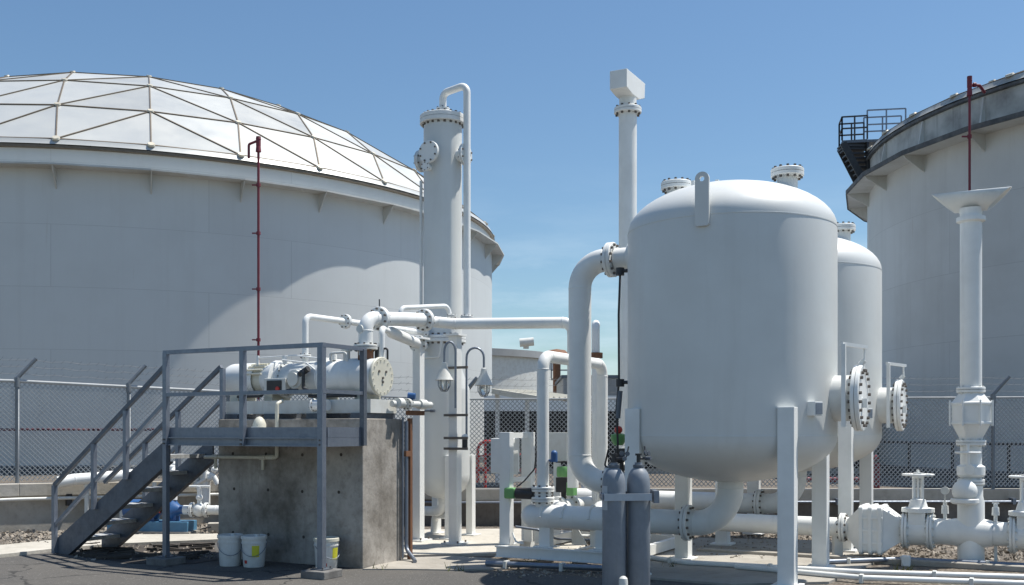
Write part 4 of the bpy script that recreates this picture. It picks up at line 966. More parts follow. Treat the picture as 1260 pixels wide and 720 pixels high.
# riser loop with side actuator
rl_ = run('riser_loop', 'white inverted U pipe rising from the capped header end', F1(-2.45, 0, 0.7))
mb = MB(); zt = 2.64; mb.tube([F1(-2.45, 0, 0.72), F1(-2.45, 0, zt), F1(-2.45, 1.95, zt), F1(-2.45, 1.95, 0.55)], 0.078, 0.17, 20, seg=10); mb.build('pipe', 'white', rl_)
mb = MB(); mb.cyl(F1(-2.45, 0, 0.70), F1(-2.45, 0, 0.80), 0.10); mb.flange(F1(-2.45, 0, 0.80), ZV, 0.15, 0.03, 8, 0.014); mb.flange(F1(-2.45, 0, 0.93), ZV, 0.15, 0.03, 8, 0.014); mb.cyl(F1(-2.45, 0, 0.82), F1(-2.45, 0, 0.91), 0.12); mb.build('butterfly_valve', ['white', 'bolt'], rl_)
mb = MB(); mb.cyl(F1(-2.55, -0.04, 0.87), F1(-2.80, -0.06, 0.87), 0.075, n=18); mb.box(Frame(*F1(-2.68, -0.05).xy, ANG), -0.1, 0.1, -0.06, 0.06, 0.81, 0.93); mb.build('actuator_body', 'black', rl_)
mb = MB(); mb.box(Frame(*F1(-2.88, -0.06).xy, ANG), -0.075, 0.075, -0.07, 0.07, 0.80, 0.94); mb.build('actuator_cap', 'green', rl_, 0.02)
mb = MB(); mb.tube([F1(-2.82, -0.02, 0.95), F1(-2.75, 0.05, 1.02), F1(-2.62, 0.1, 1.18), F1(-2.60, 0.12, 1.40)], 0.010, 0.1, 8); mb.build('cable', 'black', rl_)
mb = MB(); mb.cyl(F1(-2.30, 0.02, 1.28), F1(-2.30, 0.02, 1.38), 0.045, n=14); mb.sphere(F1(-2.30, 0.02, 1.385), 0.045); mb.cyl(F1(-2.42, 0.02, 1.30), F1(-2.30, 0.02, 1.30), 0.014, n=8); mb.build('transmitter', 'blue', rl_)
# second riser with rusty band
p = at(733, 600, 15.4); p.z = 0.5
sr = run('vent_riser', 'slim white riser with a rusty collar beside the fat looping pipe', p)
tp = at(733, 398, 15.4); tp.x = p.x
mb = MB(); mb.tube([p, tp, tp+Vector((0.05, 0.5, 0.02))], 0.06, 0.12, 16); mb.build('pipe', 'white', sr)
pc = at(733, 437.5, 15.4); mb = MB(); mb.cyl(pc-ZV*0.04, pc+ZV*0.04, 0.105); mb.build('collar', 'rust', sr)
# cross line with upright actuators
xl = run('cross_line', 'white cross pipe with green topped actuator between the two headers', F1(-2.75, 1.6, 0.4))
mb = MB(); mb.tube([F1(-2.2, 0.15, 0.60), F1(-2.45, 0.6, 0.62), F1(-2.86, 1.2, 0.60), F1(-2.86, 3.2, 0.58)], 0.10, 0.25, 22); mb.tube([F1(-1.7, 0.1, 0.60), F1(-1.95, 0.7, 0.66), F1(-1.95, 1.95, 0.6), F1(-2.45, 1.95, 0.6)], 0.09, 0.22, 20); mb.build('pipe', 'white', xl)
mb = MB(); mb.flange(F1(-2.86, 1.32, 0.60), F1.v, 0.15, 0.025, 8, 0.012); mb.flange(F1(-2.86, 1.72, 0.60), F1.v, 0.15, 0.025, 8, 0.012); mb.flange(F1(-1.95, 1.2, 0.64), F1.v, 0.15, 0.025, 8, 0.012); mb.build('flange', ['white', 'bolt'], xl)
mb = MB(); mb.cyl(F1(-2.86, 1.5, 0.68), F1(-2.86, 1.5, 0.98), 0.035); mb.box(Frame(*F1(-2.86, 1.5).xy, ANG), -0.09, 0.09, -0.07, 0.07, 0.80, 1.01); mb.build('yoke', 'black', xl)
mb = MB(); mb.lathe(F1(-2.86, 1.5, 1.02), ZV, [(0, 0), (0.09, 0), (0.10, 0.02), (0.10, 0.12), (0.09, 0.145), (0, 0.15)], 24); mb.build('actuator', 'green', xl)
mb = MB(); mb.box(Frame(*F1(-2.70, 1.42).xy, ANG), -0.05, 0.06, -0.07, 0.07, 0.76, 0.95); mb.build('positioner', 'green', xl, 0.01)
mb = MB(); mb.bar(F1(-2.98, 1.5, 1.23), F1(-2.74, 1.5, 1.23), 0.03, 0.02); mb.build('indicator_bar', 'black', xl)
# skid frame
sk = thing('skid_frame', F1(-2.2, 1.0, 0), 'low white steel channel skid under the valves and headers', 'skid')
mb = MB(); mb.box(F1, -3.04, -1.30, -0.17, -0.09, 0.045, 0.19); mb.box(F1, -3.05, -1.29, -0.19, -0.17, 0.174, 0.19); mb.box(F1, -3.05, -1.29, -0.19, -0.17, 0.045, 0.06); mb.build('front_beam', 'white', sk)
mb = MB(); mb.box(F1, -3.04, -1.30, 2.1, 2.18, 0.045, 0.19); mb.build('rear_beam', 'white', sk)
for a in (-3.04, -2.0, -1.38):
    mb = MB(); mb.box(F1, a+0.002, a+0.078, -0.09, 2.1, 0.05, 0.185); mb.build('cross_beam', 'white', sk)
for a, b in ((-2.9, 0.5), (-2.1, 0.9), (-1.6, 0.6), (-1.62, 1.5)):
    mb = MB(); mb.box(F1, a-0.06, a+0.06, b-0.05, b+0.05, 0.19, 0.52); mb.build('pipe_stand', 'white', sk)
for a, b in ((-2.75, 0.35), (-2.25, 0.45), (-1.9, 0.25)):
    mb = MB(); mb.prism([F1(a, b, 0.19), F1(a+0.22, b, 0.19), F1(a+0.05, b, 0.46), F1(a, b, 0.46)], F1.v*0.012); mb.build('gusset', 'white', sk)
# instrument stand
ins = thing('instrument_stand', F1(-2.98, 0.3, 0.19), 'white H shaped instrument stand with panels on the skid corner', 'stand')
for b in (0.0, 0.62):
    mb = MB(); mb.box(F1, -3.055, -2.905, b-0.06, b+0.06, 0.19, 1.66); mb.build('post', 'white', ins, 0.006)
for z0, z1 in ((1.58, 1.655), (1.0, 1.06)):
    mb = MB(); mb.box(F1, -3.0, -2.95, 0.05, 0.57, z0, z1); mb.build('cross_bar', 'white', ins)
mb = MB(); mb.box(F1, -3.20, -3.045, -0.04, 0.50, 1.12, 1.58); mb.build('panel_box', 'white', ins, 0.012)
mb = MB(); mb.box(F1, -2.945, -2.935, 0.10, 0.24, 1.10, 1.42); mb.build('notice_plate', 'white_old', ins)
pj = at(685, 600, 14.9); FJ = Frame(pj.x, pj.y, -8)
jbx = thing('panel_cabinet', (pj.x, pj.y, 0), 'small white cabinet on a post behind the valve skid', 'cabinet')
mb = MB(); mb.box(FJ, -0.14, 0.14, 0, 0.16, 1.25, 1.64); mb.build('cabinet', 'cream', jbx, 0.01)
mb = MB(); mb.box(FJ, -0.15, 0.15, -0.012, 0.0, 1.24, 1.655); mb.build('cabinet_door', 'white_old', jbx, 0.004)
mb = MB(); mb.box(FJ, -0.05, 0.05, 0.02, 0.12, 0.03, 1.25); mb.build('post', 'white', jbx)
# small-bore tubing and white junk around the valves, each line its own part
tb = thing('tubing_bundle', F1(-1.6, 1.2, 0.4), 'thin white and grey instrument tubing around the skid valves', 'tubing')
for P, r_, mt in (([F1(-1.75, 0.9, 0.3), F1(-1.75, 0.9, 1.45), F1(-1.3, 0.9, 1.48)], 0.012, 'white'), ([F1(-1.55, 0.7, 1.20), F1(-1.2, 0.6, 1.42)], 0.014, 'galv'), ([F1(-1.6, 0.6, 1.02), F1(-1.35, 0.55, 1.22), F1(-1.3, 0.55, 1.5)], 0.014, 'white_old'),
                  ([F1(-2.9, 0.1, 0.42), F1(-2.6, 0.2, 0.38), F1(-2.5, 0.5, 0.24), F1(-1.4, 0.6, 0.26)], 0.016, 'galv'), ([F1(-2.88, -0.02, 0.35), F1(-2.82, -0.05, 0.24), F1(-2.7, -0.05, 0.22)], 0.012, 'white'), ([F1(-2.3, 0.9, 0.25), F1(-1.45, 1.1, 0.25)], 0.025, 'white'),
                  ([F1(-2.95, 1.3, 0.30), F1(-2.0, 1.35, 0.28), F1(-1.5, 0.5, 0.30)], 0.02, 'galv_dark')):
    mb = MB(); mb.tube(P, r_, 0.06, 8); mb.build('tube', mt, tb)
mb = MB()
for P in ((-1.75, 0.8, 0.92), (-1.62, 0.7, 1.22), (-1.5, 0.62, 1.06), (-1.85, 1.2, 0.95), (-1.7, 0.5, 0.84)): mb.sphere(F1(*P), 0.05, 0, 12); mb.cyl(F1(P[0], P[1], P[2]-0.12), F1(P[0], P[1], P[2]+0.1), 0.022, n=8)
mb.build('needle_valve', 'white_old', tb)
mb = MB()
for P in ((-1.62, 0.35, 1.12), (-1.58, 0.35, 1.02), (-1.5, 0.3, 1.2)): mb.cyl(F1(*P), F1(P[0]+0.10, P[1], P[2]+0.02), 0.035, n=10)
mb.build('solenoid', 'black', tb)
# black level bridle cable up the vessel's left side
bl = run('sensor_cable', 'black sensor cable with two black fittings up the vessel left edge', F1(-1.30, -0.25, 0.6))
mb = MB(); e = lambda y, dx=0.0: F1(-1.265+dx, -0.30, CAMZ-(y-530)/1260*12.6)
mb.tube([e(340), e(390, -0.02), e(470, -0.015), e(505, -0.05), e(545, -0.03), e(600, -0.06)], 0.014, 0.3, 8); mb.build('cable', 'black', bl)
for y in (338, 472):
    mb = MB(); mb.cyl(e(y+5), e(y-4), 0.05, n=12); mb.cyl(e(y), e(y)+F1.u*0.16, 0.022, n=8); mb.build('fitting', 'black', bl)
mb = MB(); mb.cyl(e(482), e(515, -0.03), 0.03, n=10); mb.build('grip', 'galv_dark', bl)

# ------------------------------------------------------------------ tall vent stack
p = at(772.5, 650, 15.4); p.z = 0.0
ts = thing('vent_stack', p, 'tall thin white vent stack with boxy hood behind the nearest vessel', 'stack')
mb = MB(); mb.cyl(p, p+ZV*6.47, 0.135, n=32); mb.build('pipe', 'white', ts)
mb = MB(); mb.flange(p+ZV*6.49, ZV, 0.205, 0.04, 10, 0.018); mb.build('flange', ['white', 'bolt'], ts)
mb = MB(); mb.cyl(p+ZV*6.53, p+ZV*6.76, 0.13, n=28); mb.build('hood_neck', 'white', ts)
FH = Frame(p.x, p.y, ANG); mb = MB(); w = 0.135
prf = [(-0.38, 6.99), (0.38, 6.99), (0.36, 6.76), (0.14, 6.68), (-0.14, 6.68), (-0.38, 6.72)]
mb.prism([FH(-w, b, z) for b, z in prf], FH.u*2*w); mb.build('hood', 'white', ts, 0.006)

# ------------------------------------------------------------------ right vent line with flame arresters
zc = 0.40
vl = thing('vent_line', F3(-0.6, 0, 0), 'white ground pipe with flame arrester box and two handwheel valves at right', 'pipe')
L3 = lambda a: F3(a, 0, zc)
mb = MB(); mb.tube([F3(-4.4, 0.0, 0.05), F3(-4.4, 0, zc), L3(-1.52)], 0.128, 0.25, 28); mb.build('pipe', 'white', vl)
mb = MB(); mb.flange(L3(-1.55), F3.u, 0.19, 0.032, 10, 0.015); mb.build('flange', ['white', 'bolt'], vl)
mb = MB(); mb.cyl(L3(-1.52), L3(-1.47), 0.14, n=28)
def frustum(a0, h0, a1, h1): mb.hexa([F3(a0, -h0, zc-h0), F3(a0, h0, zc-h0), F3(a1, h1, zc-h1), F3(a1, -h1, zc-h1), F3(a0, -h0, zc+h0), F3(a0, h0, zc+h0), F3(a1, h1, zc+h1), F3(a1, -h1, zc+h1)])
frustum(-1.48, 0.115, -1.31, 0.275)
FA = Frame(*F3(-1.165, 0).xy, ANG)
# housing: rounded square drum with ribs
def rsq(mb, a0, a1, hw, rr):
    n = 8; o = []
    for qx, qy, s0 in ((1, 1, 0), (-1, 1, 90), (-1, -1, 180), (1, -1, 270)):
        for i in range(n+1):
            an = R(s0+90*i/n); o.append((qx*(hw-rr)+rr*math.cos(an), qy*(hw-rr)+rr*math.sin(an)))
    mb.prism([F3(a0, x, zc+y) for x, y in o], F3.u*(a1-a0))
rsq(mb, -1.31, -1.01, 0.295, 0.05)
for k in range(3): rsq(mb, -1.30+k*0.115, -1.255+k*0.115, 0.312, 0.045)
for z in (-0.16, 0.0, 0.16): mb.bar(F3(-1.31, -0.30, zc+z), F3(-1.01, -0.30, zc+z), 0.02, 0.03)
frustum(-1.01, 0.275, -0.80, 0.14); mb.build('flame_arrester', 'white', vl, 0.004)
def gate(a):
    mb = MB(); mb.flange(L3(a-0.15), F3.u, 0.235, 0.03, 12, 0.015); mb.flange(L3(a+0.15), F3.u, 0.235, 0.03, 12, 0.015)
    mb.cyl(L3(a-0.13), L3(a+0.13), 0.19, n=28); mb.box(F3, a-0.10, a+0.10, -0.17, 0.17, zc, zc+0.24)
    mb.lathe(F3(a, 0, zc), ZV, [(0.2, 0.24), (0.2, 0.29), (0.12, 0.30), (0.09, 0.40), (0, 0.42)], 24)
    o = mb.build('gate_valve', ['white', 'white_old'], vl, 0.003)
    mb = MB(); mb.bar(F3(a-0.05, 0, zc+0.38), F3(a-0.05, 0, zc+0.70), 0.03, 0.04); mb.bar(F3(a+0.05, 0, zc+0.38), F3(a+0.05, 0, zc+0.70), 0.03, 0.04); mb.cyl(F3(a, 0, zc+0.4), F3(a, 0, zc+0.78), 0.018, n=10); mb.cyl(F3(a, 0, zc+0.67), F3(a, 0, zc+0.74), 0.06, n=14); mb.build('yoke', 'white', o)
    mb = MB(); P = [F3(a, 0, zc+0.715)+Vector((math.cos(2*math.pi*i/32), math.sin(2*math.pi*i/32), 0))*0.185 for i in range(33)]
    mb.tube(P, 0.014, 0.001, 8, caps=False)
    for k in range(3): an = math.pi*k/3; d_ = Vector((math.cos(an), math.sin(an), 0))*0.18; mb.bar(F3(a, 0, zc+0.715)-d_, F3(a, 0, zc+0.715)+d_, 0.022, 0.016)
    mb.build('handwheel', 'white', o)
gate(-0.62); gate(0.62)
mb = MB(); mb.tube([L3(-0.47), L3(-0.1)], 0.165, n=32); mb.tube([L3(0.1), L3(0.47)], 0.15, n=32); mb.tube([L3(0.77), L3(2.2)], 0.15, n=32)
mb.lathe(L3(-0.15), F3.u, [(0.16, -0.1), (0.18, 0.0), (0.18, 0.3), (0.16, 0.4)], 32); mb.build('tee_pipe', 'white', vl)
for a in (-0.30, 0.28):
    mb = MB(); mb.cyl(F3(a, 0, zc+0.14), F3(a, 0, zc+0.24), 0.022, n=10); mb.cyl(F3(a, 0, zc+0.23), F3(a, 0, zc+0.33), 0.045, 0.04, n=12); mb.cyl(F3(a, 0, zc+0.33), F3(a, 0, zc+0.37), 0.025, n=10); mb.bar(F3(a-0.04, 0, zc+0.38), F3(a+0.04, 0, zc+0.38), 0.02, 0.015); mb.build('vent_cock', 'white', vl)
mb = MB(); mb.cyl(F3(-0.30, 0, zc+0.36), F3(-0.30, 0, zc+0.46), 0.01, n=8); gpos = F3(-0.30, -0.0, zc+0.52); mb.cyl(gpos-F3.v*0.03, gpos+F3.v*0.02, 0.05, n=18); mb.build('pressure_gauge', 'white_old', vl)
for a, w_ in ((0.28, 0.03), (-1.62, 0.11)):
    mb = MB(); mb.bar(F3(a, 0, 0), F3(a, 0, zc-0.1), w_, w_); mb.build('pipe_stand', 'white', vl)
fs_ = thing('vent_stack', F3(0, 0, 0), 'white vent stack with fishtail hood, arrester and ball cap at right', 'stack')
mb = MB(); mb.lathe(F3(0, 0, 0), ZV, [(0.185, 0.0), (0.185, 0.03), (0.158, 0.04), (0.158, 0.78), (0.14, 0.86), (0.14, 1.0)], 36); mb.build('base_tee', 'white', fs_)
mb = MB(); mb.box(F3, -0.22, 0.22, -0.22, 0.22, 0.004, 0.03); mb.build('base_plate', 'galv', fs_)
mb = MB(); mb.sphere(F3(-0.06, -0.17, 0.93), 0.148, 0, 28); mb.lathe(F3(-0.06, -0.17, 0.93), ZV, [(0.15, -0.09), (0.165, -0.10), (0.165, -0.14), (0.14, -0.16)], 28); mb.build('ball_cap', 'white', fs_)
mb = MB(); mb.flange(F3(0, 0, 1.04), ZV, 0.16, 0.03, 8, 0.012); mb.cyl(F3(0, 0, 1.05), F3(0, 0, 1.50), 0.125, n=28); mb.lathe(F3(0, 0, 0), ZV, [(0.14, 1.10), (0.165, 1.13), (0.165, 1.23), (0.12, 1.26)], 28); mb.flange(F3(0, 0, 1.53), ZV, 0.175, 0.03, 8, 0.012)
mb.cyl(F3(0.0, -0.10, 1.2), F3(0.0, -0.24, 1.2), 0.06); mb.build('valve_body', ['white', 'white_old'], fs_)
mb = MB(); hw = F3(-0.02, -0.22, 1.41); P = [hw+Vector((math.cos(2*math.pi*i/28), math.sin(2*math.pi*i/28), 0))*0.14 for i in range(29)]; mb.tube(P, 0.013, 0.001, 8, caps=False)
mb.bar(hw-Vector((0.14, 0, 0)), hw+Vector((0.14, 0, 0)), 0.02, 0.015); mb.bar(hw-Vector((0, 0.14, 0)), hw+Vector((0, 0.14, 0)), 0.02, 0.015); mb.cyl(hw-ZV*0.2, hw+ZV*0.10, 0.02, n=10); mb.build('handwheel', 'white', fs_)
mb = MB(); mb.lathe(F3(0, 0, 0), ZV, [(0.14, 1.56), (0.15, 1.60), (0.235, 1.76)], 8, 0, False); mb.lathe(F3(0, 0, 0), ZV, [(0.255, 1.76), (0.255, 1.785), (0.24, 1.79), (0.24, 2.0), (0.255, 2.005), (0.255, 2.03), (0.235, 2.04), (0.14, 2.16)], 8, 0, False)
for k in range(8):
    an = R(45*k); d_ = Vector((math.cos(an), math.sin(an), 0))*0.262; mb.cyl(F3(0, 0, 1.74)+d_, F3(0, 0, 2.06)+d_, 0.012, n=8)
mb.build('flame_arrester', 'white', fs_)
mb = MB(); mb.flange(F3(0, 0, 2.19), ZV, 0.168, 0.032, 8, 0.012); mb.cyl(F3(0, 0, 2.22), F3(0, 0, 4.34), 0.127, n=32); mb.lathe(F3(0, 0, 0), ZV, [(0.127, 4.28), (0.17, 4.30), (0.17, 4.35), (0.127, 4.36)], 32); mb.build('pipe', ['white', 'white_old'], fs_)
mb = MB(); mb.lathe(F3(0, 0, 0), ZV, [(0.127, 4.34), (0.127, 4.40), (0.15, 4.46)], 28)
n = 28; vs = []; r0 = 0.132; Lh = 0.46; kk = 1.05; zh = 4.555
for (rad, ll) in ((r0, 0), (r0-0.012, 0.004)):
    for sgn in (-1, 1):
        for i in range(n):
            an = 2*math.pi*i/n; y, z = rad*math.cos(an), rad*math.sin(an)
            a = sgn*(Lh-ll-(r0-z)*kk); vs.append(F3(a, y, zh+z))
fs = []
for i in range(n):
    j = (i+1) % n
    fs += [(i, j, n+j, n+i), (2*n+i, 3*n+i, 3*n+j, 2*n+j), (i, 2*n+i, 2*n+j, j), (n+i, n+j, 3*n+j, 3*n+i)]
mb.add(vs, fs, 0, True); mb.build('fishtail_hood', 'white', fs_)

# ------------------------------------------------------------------ ground pipes
def gpipe(pts, r_, mat, label, zz=0.06):
    P = [G(x, y, zz) for x, y in pts]
    tk = thing('ground_pipe', (P[0].x, P[0].y, 0), label, 'pipe', 'conduits lying along the ground')
    mb = MB(); mb.tube(P, r_, 0.2, 12); mb.build('pipe', mat, tk)
    for f_ in (0.2, 0.5, 0.8):
        k = f_*(len(P)-1); i = int(k); q = P[i].lerp(P[i+1], k-i); mb = MB(); mb.box(Frame(q.x, q.y, ANG), -0.02, 0.02, -r_-0.02, r_+0.02, 0.006, zz+r_+0.006); mb.build('clamp', 'white_old', tk)
gpipe([(800, 686), (842, 692), (1060, 704), (1290, 711)], 0.032, 'white', 'upper white pipe lying along the ground before the vessel legs')
gpipe([(905, 697), (1060, 711), (1290, 719)], 0.032, 'white', 'lower white pipe lying parallel in front at the right')
gpipe([(598, 693), (640, 695), (745, 699), (800, 702)], 0.034, 'galv', 'grey pipe lying on the ground before the white skid')
gpipe([(1000, 692), (1110, 688), (1290, 697)], 0.03, 'galv', 'grey pipe nearest the gravel under the right vent line')
kb = MB(); kb.box(F3, -3.4, 1.6, -0.48, -0.34, 0.0, 0.07); tag(kb.build('kerb_strip', 'slab', None, 0.01), kind='structure')
bxp = at(1115, 690, 12.7); mb = MB(); mb.box(Frame(bxp.x, bxp.y, ANG), -0.05, 0.05, -0.05, 0.05, 0.0, 0.13); tag(mb.build('pull_box', 'white', None, 0.008), 'little white box on the kerb below the flame arrester', 'box')

# ------------------------------------------------------------------ gas cylinders
gz = Vector((1.02, 10.25, 0))
gc = thing('gas_cylinder', gz, 'slate blue gas cylinder with pale sticker, left of the pair', 'gas cylinder', 'slate gas cylinders')
mb = MB(); mb.lathe(gz, ZV, [(0, 0.01), (0.10, 0.0), (0.117, 0.03), (0.117, 1.13), (0.113, 1.19), (0.10, 1.245), (0.075, 1.285), (0.045, 1.31), (0.038, 1.33), (0.038, 1.36), (0, 1.36)], 48); mb.build('body', 'bottle', gc)
mb = MB(); mb.cyl(gz+ZV*1.36, gz+ZV*1.43, 0.02, n=12); mb.cyl(gz+Vector((0, -0.0, 1.40)), gz+Vector((0.07, -0.03, 1.40)), 0.014, n=10); mb.cyl(gz+ZV*1.43, gz+ZV*1.45, 0.034, n=14); mb.tube([gz+Vector((0.06, -0.03, 1.40)), gz+Vector((0.12, -0.02, 1.41)), gz+Vector((0.15, 0.02, 1.52))], 0.008, 0.03, 8); mb.build('valve', 'black', gc)
mb = MB(); vs = []
for i in range(9):
    an = R(-200+i*9)
    for z in (0.89, 1.13): vs.append(gz+Vector((math.cos(an)*0.1195, math.sin(an)*0.1195, z)))
mb.add(vs, [(2*i, 2*i+2, 2*i+3, 2*i+1) for i in range(8)], 0, True); st_ = mb.build('sticker', 'sticker', gc)
mb = MB(); mb.lathe(gz, ZV, [(0.05, 1.305), (0.056, 1.31), (0.056, 1.335), (0.04, 1.338)], 28); mb.build('neck_ring', 'galv_dark', gc)
mb = MB(); mb.sphere(gz+Vector((0.10, -0.03, 1.40)), 0.022); mb.cyl(gz+Vector((0.10, -0.03, 1.40)), gz+Vector((0.10, -0.085, 1.40)), 0.02, n=12); mb.cyl(gz+Vector((0.075, -0.03, 1.455)), gz+Vector((0.075, -0.045, 1.455)), 0.024, n=16); mb.cyl(gz+Vector((0.13, -0.03, 1.45)), gz+Vector((0.13, -0.045, 1.45)), 0.024, n=16); mb.build('regulator', 'galv_dark', gc)
g2 = copy_tree(gc, (1.275, 10.32, 0), 0.9, 'slate blue gas cylinder right of the pair, under the vessel edge')
for ch in kids(g2):
    if ch.name.startswith('sticker'): bpy.data.objects.remove(ch)
sb = thing('cylinder_rack', (1.15, 10.45, 0), 'pale strap bracket holding the two slate gas cylinders together', 'rack')
mb = MB(); mb.bar((0.91, 10.115, 1.02), (1.39, 10.185, 1.02), 0.012, 0.07); mb.build('strap', 'sticker', sb)
mb = MB(); mb.bar((0.90, 10.42, 1.02), (1.44, 10.49, 1.02), 0.03, 0.08); mb.bar((0.895, 10.11, 1.02), (0.895, 10.42, 1.02), 0.012, 0.06); mb.bar((1.44, 10.18, 1.02), (1.44, 10.49, 1.02), 0.05, 0.12); mb.bar((1.17, 10.5, 0), (1.17, 10.5, 1.06), 0.05, 0.05); mb.build('bracket', 'galv', sb)
pz = at(767, 735, 10.02); mb = MB(); mb.lathe((pz.x, 10.02, 0), ZV, [(0.045, 0), (0.045, 0.20), (0.04, 0.235), (0.02, 0.255), (0, 0.26)], 20)
tag(mb.build('capped_stub', 'white_old'), 'short white capped pipe stub between the slate gas cylinders', 'pipe stub')

# ------------------------------------------------------------------ blue pump and left pipework
FP = Frame(*at(200, 655, 16.6).xy, -6)
pp_ = thing('pump', FP(0, 0, 0), 'blue electric pump set on a blue base behind the stair', 'pump')
mb = MB(); mb.box(FP, -0.95, 0.55, -0.24, 0.24, 0, 0.06); mb.build('pad', 'slab', pp_)
mb = MB(); mb.box(FP, -0.85, 0.50, -0.19, 0.19, 0.06, 0.22); mb.build('base_frame', 'bluebase', pp_, 0.006)
mb = MB(); mb.lathe(FP(-0.62, 0, 0.40), FP.u, [(0, 0), (0.14, 0), (0.165, 0.03), (0.165, 0.25), (0.13, 0.27), (0.13, 0.33)], 28); mb.lathe(FP(-0.28, 0, 0.40), FP.u, [(0.05, 0), (0.14, 0.01), (0.155, 0.04), (0.155, 0.2), (0.12, 0.23), (0.05, 0.25)], 28); mb.box(FP, -0.6, -0.1, -0.1, 0.1, 0.22, 0.30); mb.build('motor', 'blue', pp_)
mb = MB(); mb.lathe(FP(0.10, 0, 0.40), FP.u, [(0, 0), (0.12, 0), (0.17, 0.04), (0.17, 0.10), (0.12, 0.14), (0.07, 0.2), (0.07, 0.28)], 28); mb.box(FP, 0.08, 0.26, -0.08, 0.08, 0.22, 0.32); mb.build('pump_casing', 'blue', pp_)
mb = MB(); mb.cyl(FP(-0.05, 0, 0.40), FP(0.12, 0, 0.40), 0.035); mb.cyl(FP(0.02, 0, 0.40), FP(0.06, 0, 0.40), 0.09); mb.build('coupling', 'black', pp_)
mb = MB(); mb.box(FP, -0.03, 0.03, -0.165, -0.155, 0.36, 0.46); mb.build('warning_tag', 'redbright', pp_)
mb = MB(); mb.tube([FP(-0.3, -0.17, 0.3), FP(-0.32, -0.3, 0.3), FP(-0.33, -0.3, 0.06)], 0.016, 0.05, 8); mb.tube([FP(-0.1, -0.17, 0.3), FP(-0.3, -0.3, 0.32)], 0.016, 0.05, 8); mb.tube([FP(-0.66, -0.2, 0.22), FP(-0.72, -0.32, 0.04)], 0.016, 0.05, 8); mb.build('cable', 'black', pp_)
pz_ = run('pump_pipe', 'white pump pipework with valves and bends behind the plinth', FP(0.3, 0.1, 0.4))
mb = MB(); mb.tube([FP(0.36, 0, 0.40), FP(0.9, 0.0, 0.40), FP(2.2, 0.05, 0.40)], 0.075, 0.1); mb.tube([FP(0.18, 0, 0.56), FP(0.18, 0, 1.02), FP(0.05, 0.5, 1.02), FP(-0.5, 1.4, 1.02)], 0.065, 0.15); mb.build('pipe', 'white', pz_)
mb = MB(); mb.sphere(FP(0.62, 0, 0.40), 0.11); mb.cyl(FP(0.62, 0, 0.45), FP(0.62, 0, 0.78), 0.035); mb.cyl(FP(0.45, 0, 0.78), FP(0.80, 0, 0.78), 0.018, n=8); mb.sphere(FP(0.62, 0, 0.60), 0.055); mb.flange(FP(0.5, 0, 0.4), FP.u, 0.12, 0.02, 8, 0.01); mb.flange(FP(0.74, 0, 0.4), FP.u, 0.12, 0.02, 8, 0.01); mb.build('gate_valve', ['white', 'bolt'], pz_)
pq = run('overwall_pipe', 'white insulated pipe and bends running above the sunlit wall top', at(150, 588, 18.4))
mb = MB(); a = at(92, 590, 17.1); b = at(205, 581, 17.95); mb.tube([a-ZV*0.04-Vector((0.22, 0.16, 0)), a, b, b+Vector((0.55, 0.4, 0.0)), b+Vector((0.55, 0.4, -0.6))], 0.095, 0.12, 20); mb.build('pipe', 'white', pq)
mb = MB()
for px, py in ((232, 578), (240, 590), (252, 575), (258, 588), (264, 578), (246, 600), (215, 572)): mb.sphere(at(px, py, 18.3), random.uniform(0.05, 0.085), 0, 14)
mb.tube([at(225, 592, 18.3), at(235, 582, 18.3), at(262, 585, 18.3), at(268, 596, 18.3)], 0.05, 0.08, 12); mb.tube([at(238, 598, 18.25), at(252, 590, 18.25), at(252, 568, 18.25)], 0.035, 0.06, 12)
mb.build('valve_cluster', 'white', pq)
for px in (107, 150, 190):
    q = at(px, 590, 17.1+(px-92)/113*0.85); mb = MB(); mb.bar((q.x, q.y, 0), (q.x, q.y, q.z-0.05), 0.06, 0.06); mb.build('pipe_stand', 'white_old', pq)
kc = thing('wall_kick_block', at(262, 650, 17.2).xy.to_3d(), 'small brown timber block with cable lying beside the plinth', 'block')
q = at(262, 655, 16.9); mb = MB(); mb.box(Frame(q.x, q.y, 12), -0.08, 0.12, -0.1, 0.1, 0, 0.16); mb.build('block', 'wall', kc, 0.01)
mb = MB(); mb.tube([Vector((q.x-0.5, q.y-0.3, 0.02)), Vector((q.x-0.2, q.y-0.15, 0.06)), Vector((q.x, q.y-0.1, 0.1))], 0.012, 0.1, 8); mb.build('cable', 'black', kc)
# rubble under the stair
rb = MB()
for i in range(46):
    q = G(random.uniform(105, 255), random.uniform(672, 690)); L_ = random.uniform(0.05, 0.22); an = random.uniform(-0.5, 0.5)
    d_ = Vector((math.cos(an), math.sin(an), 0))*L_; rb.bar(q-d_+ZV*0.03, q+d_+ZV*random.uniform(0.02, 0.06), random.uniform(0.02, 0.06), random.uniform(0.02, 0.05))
tag(rb.build('rubble', 'soil'), 'dark rubble and scraps in the shade under the stair', None, None, 'stuff')

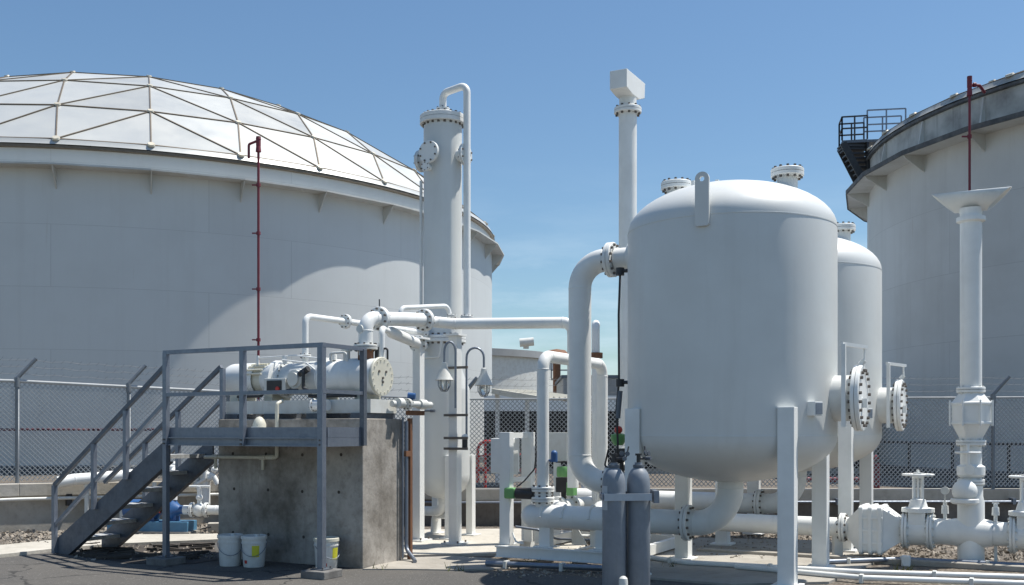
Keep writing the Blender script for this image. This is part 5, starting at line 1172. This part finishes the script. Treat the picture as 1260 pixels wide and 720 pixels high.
M['weed'] = paint('weed_green', (0.09, 0.11, 0.035), 0.8, 0.6, (0.2, 0.17, 0.08), 20, streak=False)
wd = MB()
for px, py, n_ in ((652, 697, 22), (700, 700, 14), (1112, 703, 16), (820, 700, 10), (560, 703, 9), (1010, 690, 10), (470, 701, 8), (130, 676, 10)):
    c = G(px, py)
    for k in range(n_):
        b0 = c + Vector((random.uniform(-0.12, 0.12), random.uniform(-0.08, 0.08), 0)); tp_ = b0 + Vector((random.uniform(-0.07, 0.07), random.uniform(-0.07, 0.07), random.uniform(0.04, 0.12)))
        d_ = Vector((random.uniform(-1, 1), random.uniform(-1, 1), 0)).normalized()*0.008
        wd.add([b0-d_, b0+d_, b0+Vector((0, 0, 0.01))+d_.cross(ZV)*0.6, tp_], [(0, 1, 3), (1, 2, 3), (2, 0, 3), (0, 2, 1)])
tag(wd.build('weeds', 'weed'), 'sparse dry weeds at the edge of the pads', None, None, 'stuff')
# ------------------------------------------------------------------ sky, sun, camera
EL, AZ = 66.0, 16.0
w = bpy.data.worlds.new('World'); scene.world = w; w.use_nodes = True
t = w.node_tree; bg = t.nodes['Background']
sky = t.nodes.new('ShaderNodeTexSky'); sky.sky_type = 'NISHITA'; sky.sun_disc = False
sky.sun_elevation = R(EL); sky.sun_rotation = R(90-AZ); sky.altitude = 50; sky.air_density = 1.2; sky.dust_density = 0.4; sky.ozone_density = 2.4
tc = t.nodes.new('ShaderNodeTexCoord'); mp = t.nodes.new('ShaderNodeMapping'); mp.inputs['Scale'].default_value = (1.0, 1.0, 5.0)
t.links.new(tc.outputs['Generated'], mp.inputs[0])
mp.inputs['Location'].default_value = (0.3, 0.15, 0.4)
cn = N(t, 'ShaderNodeTexNoise', i_Scale=4.5, i_Detail=9.0, i_Roughness=0.62); t.links.new(mp.outputs[0], cn.inputs['Vector'])
cr = ramp(t, cn.outputs[0], [(0.44, 0.0), (0.62, 1.0)])
sz = N(t, 'ShaderNodeSeparateXYZ'); t.links.new(tc.outputs['Generated'], sz.inputs[0])
el = ramp(t, sz.outputs[2], [(0.0, 0.5), (0.12, 0.38), (0.19, 0.10), (0.26, 0.0)])
mm = N(t, 'ShaderNodeMath', operation='MULTIPLY'); t.links.new(cr, mm.inputs[0]); t.links.new(el, mm.inputs[1])
skyc = mix(t, mm.outputs[0], sky.outputs[0], (8.2, 8.5, 8.9))
skyc = mix(t, 1.0, skyc, (0.88, 1.03, 1.12), 'MULTIPLY'); t.links.new(skyc, bg.inputs[0]); bg.inputs[1].default_value = 0.083
sd = bpy.data.lights.new('sun', 'SUN'); sd.energy = 5.0; sd.angle = R(0.53); sd.color = (1.0, 0.955, 0.88)
so = bpy.data.objects.new('sun', sd); col.objects.link(so)
ldir = -Vector((math.cos(R(EL))*math.cos(R(AZ)), math.cos(R(EL))*math.sin(R(AZ)), math.sin(R(EL))))
so.rotation_euler = ldir.to_track_quat('-Z', 'Y').to_euler(); so.location = (20, 10, 40)
cam = bpy.data.cameras.new('camera'); co = bpy.data.objects.new('camera', cam); col.objects.link(co)
co.location = (0, 0, CAMZ); co.rotation_euler = (R(90), 0, 0)
cam.lens = 36.0; cam.sensor_width = 36.0; cam.shift_y = (HZ-360)/1260.0; cam.clip_end = 4000; cam.clip_start = 0.1
scene.camera = co
scene.render.resolution_x = 1024; scene.render.resolution_y = 585
vs = scene.view_settings; vs.view_transform = 'Standard'; vs.look = 'None'; vs.exposure = 0.34; vs.gamma = 1.0
